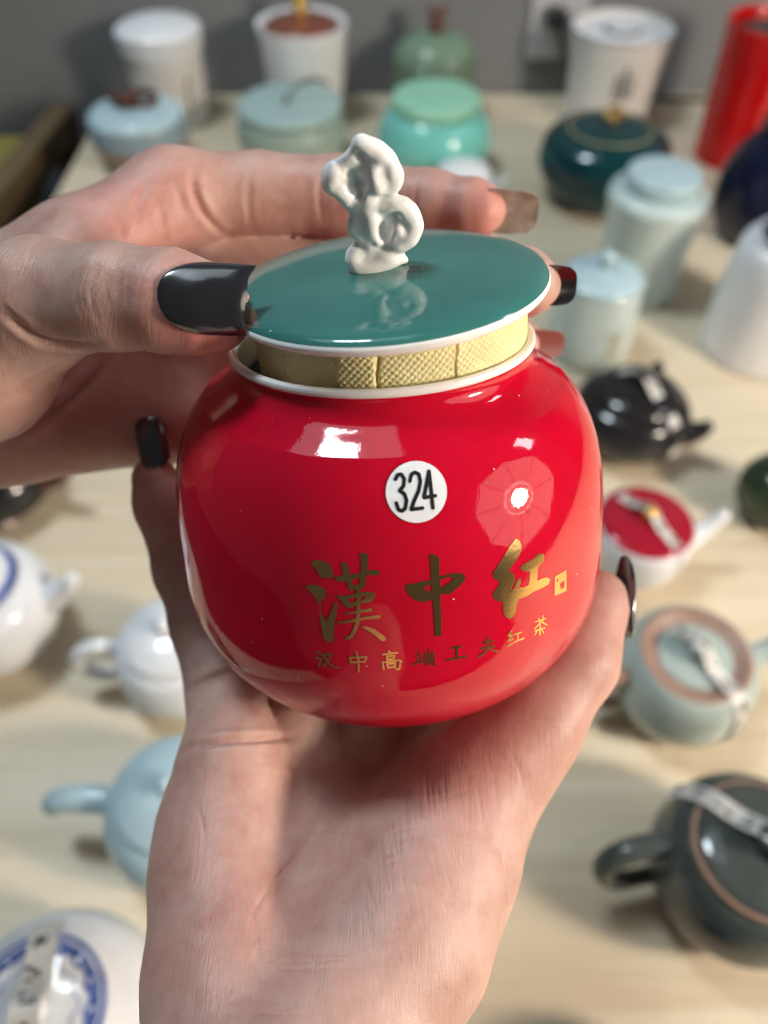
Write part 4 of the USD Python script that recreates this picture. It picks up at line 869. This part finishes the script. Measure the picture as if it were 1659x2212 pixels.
t.part('body', lathe(curve([(0, 0), (0, 0), (.028, 0), (.030, .002), (.030, .002), (.044, .018), (.047, .036), (.042, .056), (.0335, .066), (.0315, .068)]), 96), white_gl)
t.part('lid', lathe(curve([(.0315, .0682), (.0300, .0698), (.022, .0715), (.010, .0726), (0, .073)]), 96), white_gl)
wr = []
aa_ = np.linspace(0, 2 * np.pi, 97)
def ringstrip(r0, r1, lift=.0004):
    z = lambda r: np.interp(r, [0, .010, .022, .0300, .0315], [.073, .0726, .0715, .0698, .0682]) + lift
    r0, r1 = np.broadcast_to(r0, aa_.shape), np.broadcast_to(r1, aa_.shape)
    v = np.concatenate([np.stack([r * np.cos(aa_), r * np.sin(aa_), z(r)], 1) for r in (r0, r1)]); j = np.arange(96)
    return trimesh.Trimesh(v, np.concatenate([np.stack([j, j + 97, j + 98], 1), np.stack([j, j + 98, j + 1], 1)]), process=False)
t.part('blue_scroll_border', [ringstrip(.0205 + .0022 * np.abs(np.sin(7 * aa_)), .0225 + .0022 * np.abs(np.sin(7 * aa_))), ringstrip(.0238 + .0016 * np.sin(28 * aa_), .0268), ringstrip(.0277, .0298), ringstrip(.0176 + .001 * np.sin(11 * aa_), .0182 + .001 * np.sin(11 * aa_))], cobalt, smooth=True)
t.part('knob', ball(0, 0, .0755, .0066), white_gl)
t.part('spout', tube([(-.040, .004, .038), (-.056, .006, .048), (-.066, .008, .060)], [.010, .007, .005]), white_gl)
tape(t, [(-.0445, .050), (-.034, .0670), (-.030, .0705), (-.012, .0740), (0, .0835), (.010, .0740), (.030, .0705), (.036, .064)], .0125, angle=-1.45 + math.pi, marks=7)
t = Thing('teapot', 'dark green brown pot barely showing at the left edge', 'teapot', (-.262, .128, 0))
t.part('body', lathe(curve([(0, 0), (0, 0), (.022, 0), (.024, .002), (.024, .002), (.037, .015), (.040, .03), (.034, .045), (.026, .050)])), dark_pot)
t.part('lid', lathe(curve([(.026, .0502), (.026, .052), (.012, .058), (0, .0595)])), dark_pot)
# -- beyond the table, and on the wall
t = Thing('wall_socket', 'white wall socket with a black plug', 'socket', (.230, 1.152, .086))
t.part('plate', box(-.038, -.009, -.040, .038, 0, .040, .003), G('socket_plastic', (.55, .55, .58), rough=.35))
t.part('plug', [box(-.018, -.030, .002, .006, -.0092, .024, .003), tube([(-.006, -.026, .010), (.004, -.030, -.01), (.02, -.022, -.045), (.045, -.014, -.075)], .0028)], G('black_plastic', (.02, .02, .022), rough=.4))
t = Thing('power_cable', 'thin black cable lying along the wall behind the red canister', 'cable', (.36, 1.13, .004))
t.part('cable', tube([(-.02, -.004, 0), (.06, -.012, 0), (.16, -.02, 0), (.35, -.01, 0)], .0034), MT['black_plastic'])
t = Thing('wooden_bench', 'brown wooden bench rail beyond the left edge of the table', 'bench', (-.47, .93, -.75))
t.part('rail', rot(box(-.016, -.36, .700, .016, .205, .742, .002), -.09), G('bench_wood', (.16, .11, .055), rough=.5, vary=.3))
for q in (-.34, .18): t.part('leg', rot(box(-.014, q - .016, 0, .014, q + .016, .699), -.09), MT['bench_wood'])
bag = trimesh.creation.icosphere(4, 1.0); b0 = np.array(bag.vertices)
def sack(sx, sy, sz, seed):
    bv = np.sign(b0) * np.abs(b0) ** .75 * [sx, sy, sz] + [0, 0, sz]; return trimesh.Trimesh(bv + (.03 * (meshkit.fbm(bv * 14 + seed, 3) - .5))[:, None] * b0, bag.faces, process=False)
t = Thing('cloth_bag', 'dark navy cloth bag stuffed between the bench rail and the table', 'bag', (-.425, .93, -.75))
t.part('bag', sack(.036, .15, .345, 1), G('navy_cloth', (.022, .028, .05), rough=.9, vary=.5, scale=20, bump=.3), smooth=True)
t.part('strap', tube([(-.01, -.08, .66), (-.005, -.02, .70), (0, .05, .70), (.004, .10, .66)], .006), MT['navy_cloth'])
t = Thing('cloth_bag', 'magenta bag at the far left edge beside the navy one', 'bag', (-.43, .70, -.75))
t.part('bag', sack(.034, .075, .34, 5), G('magenta_cloth', (.25, .01, .10), rough=.9), smooth=True)
t = Thing('yellow_box', 'dull yellow box behind the bench rail at the left edge', 'box', (-.575, 1.06, -.75))
t.part('box', box(-.08, -.10, 0, .06, .07, .70, .004), G('yellow_card', (.30, .25, .05), rough=.7))
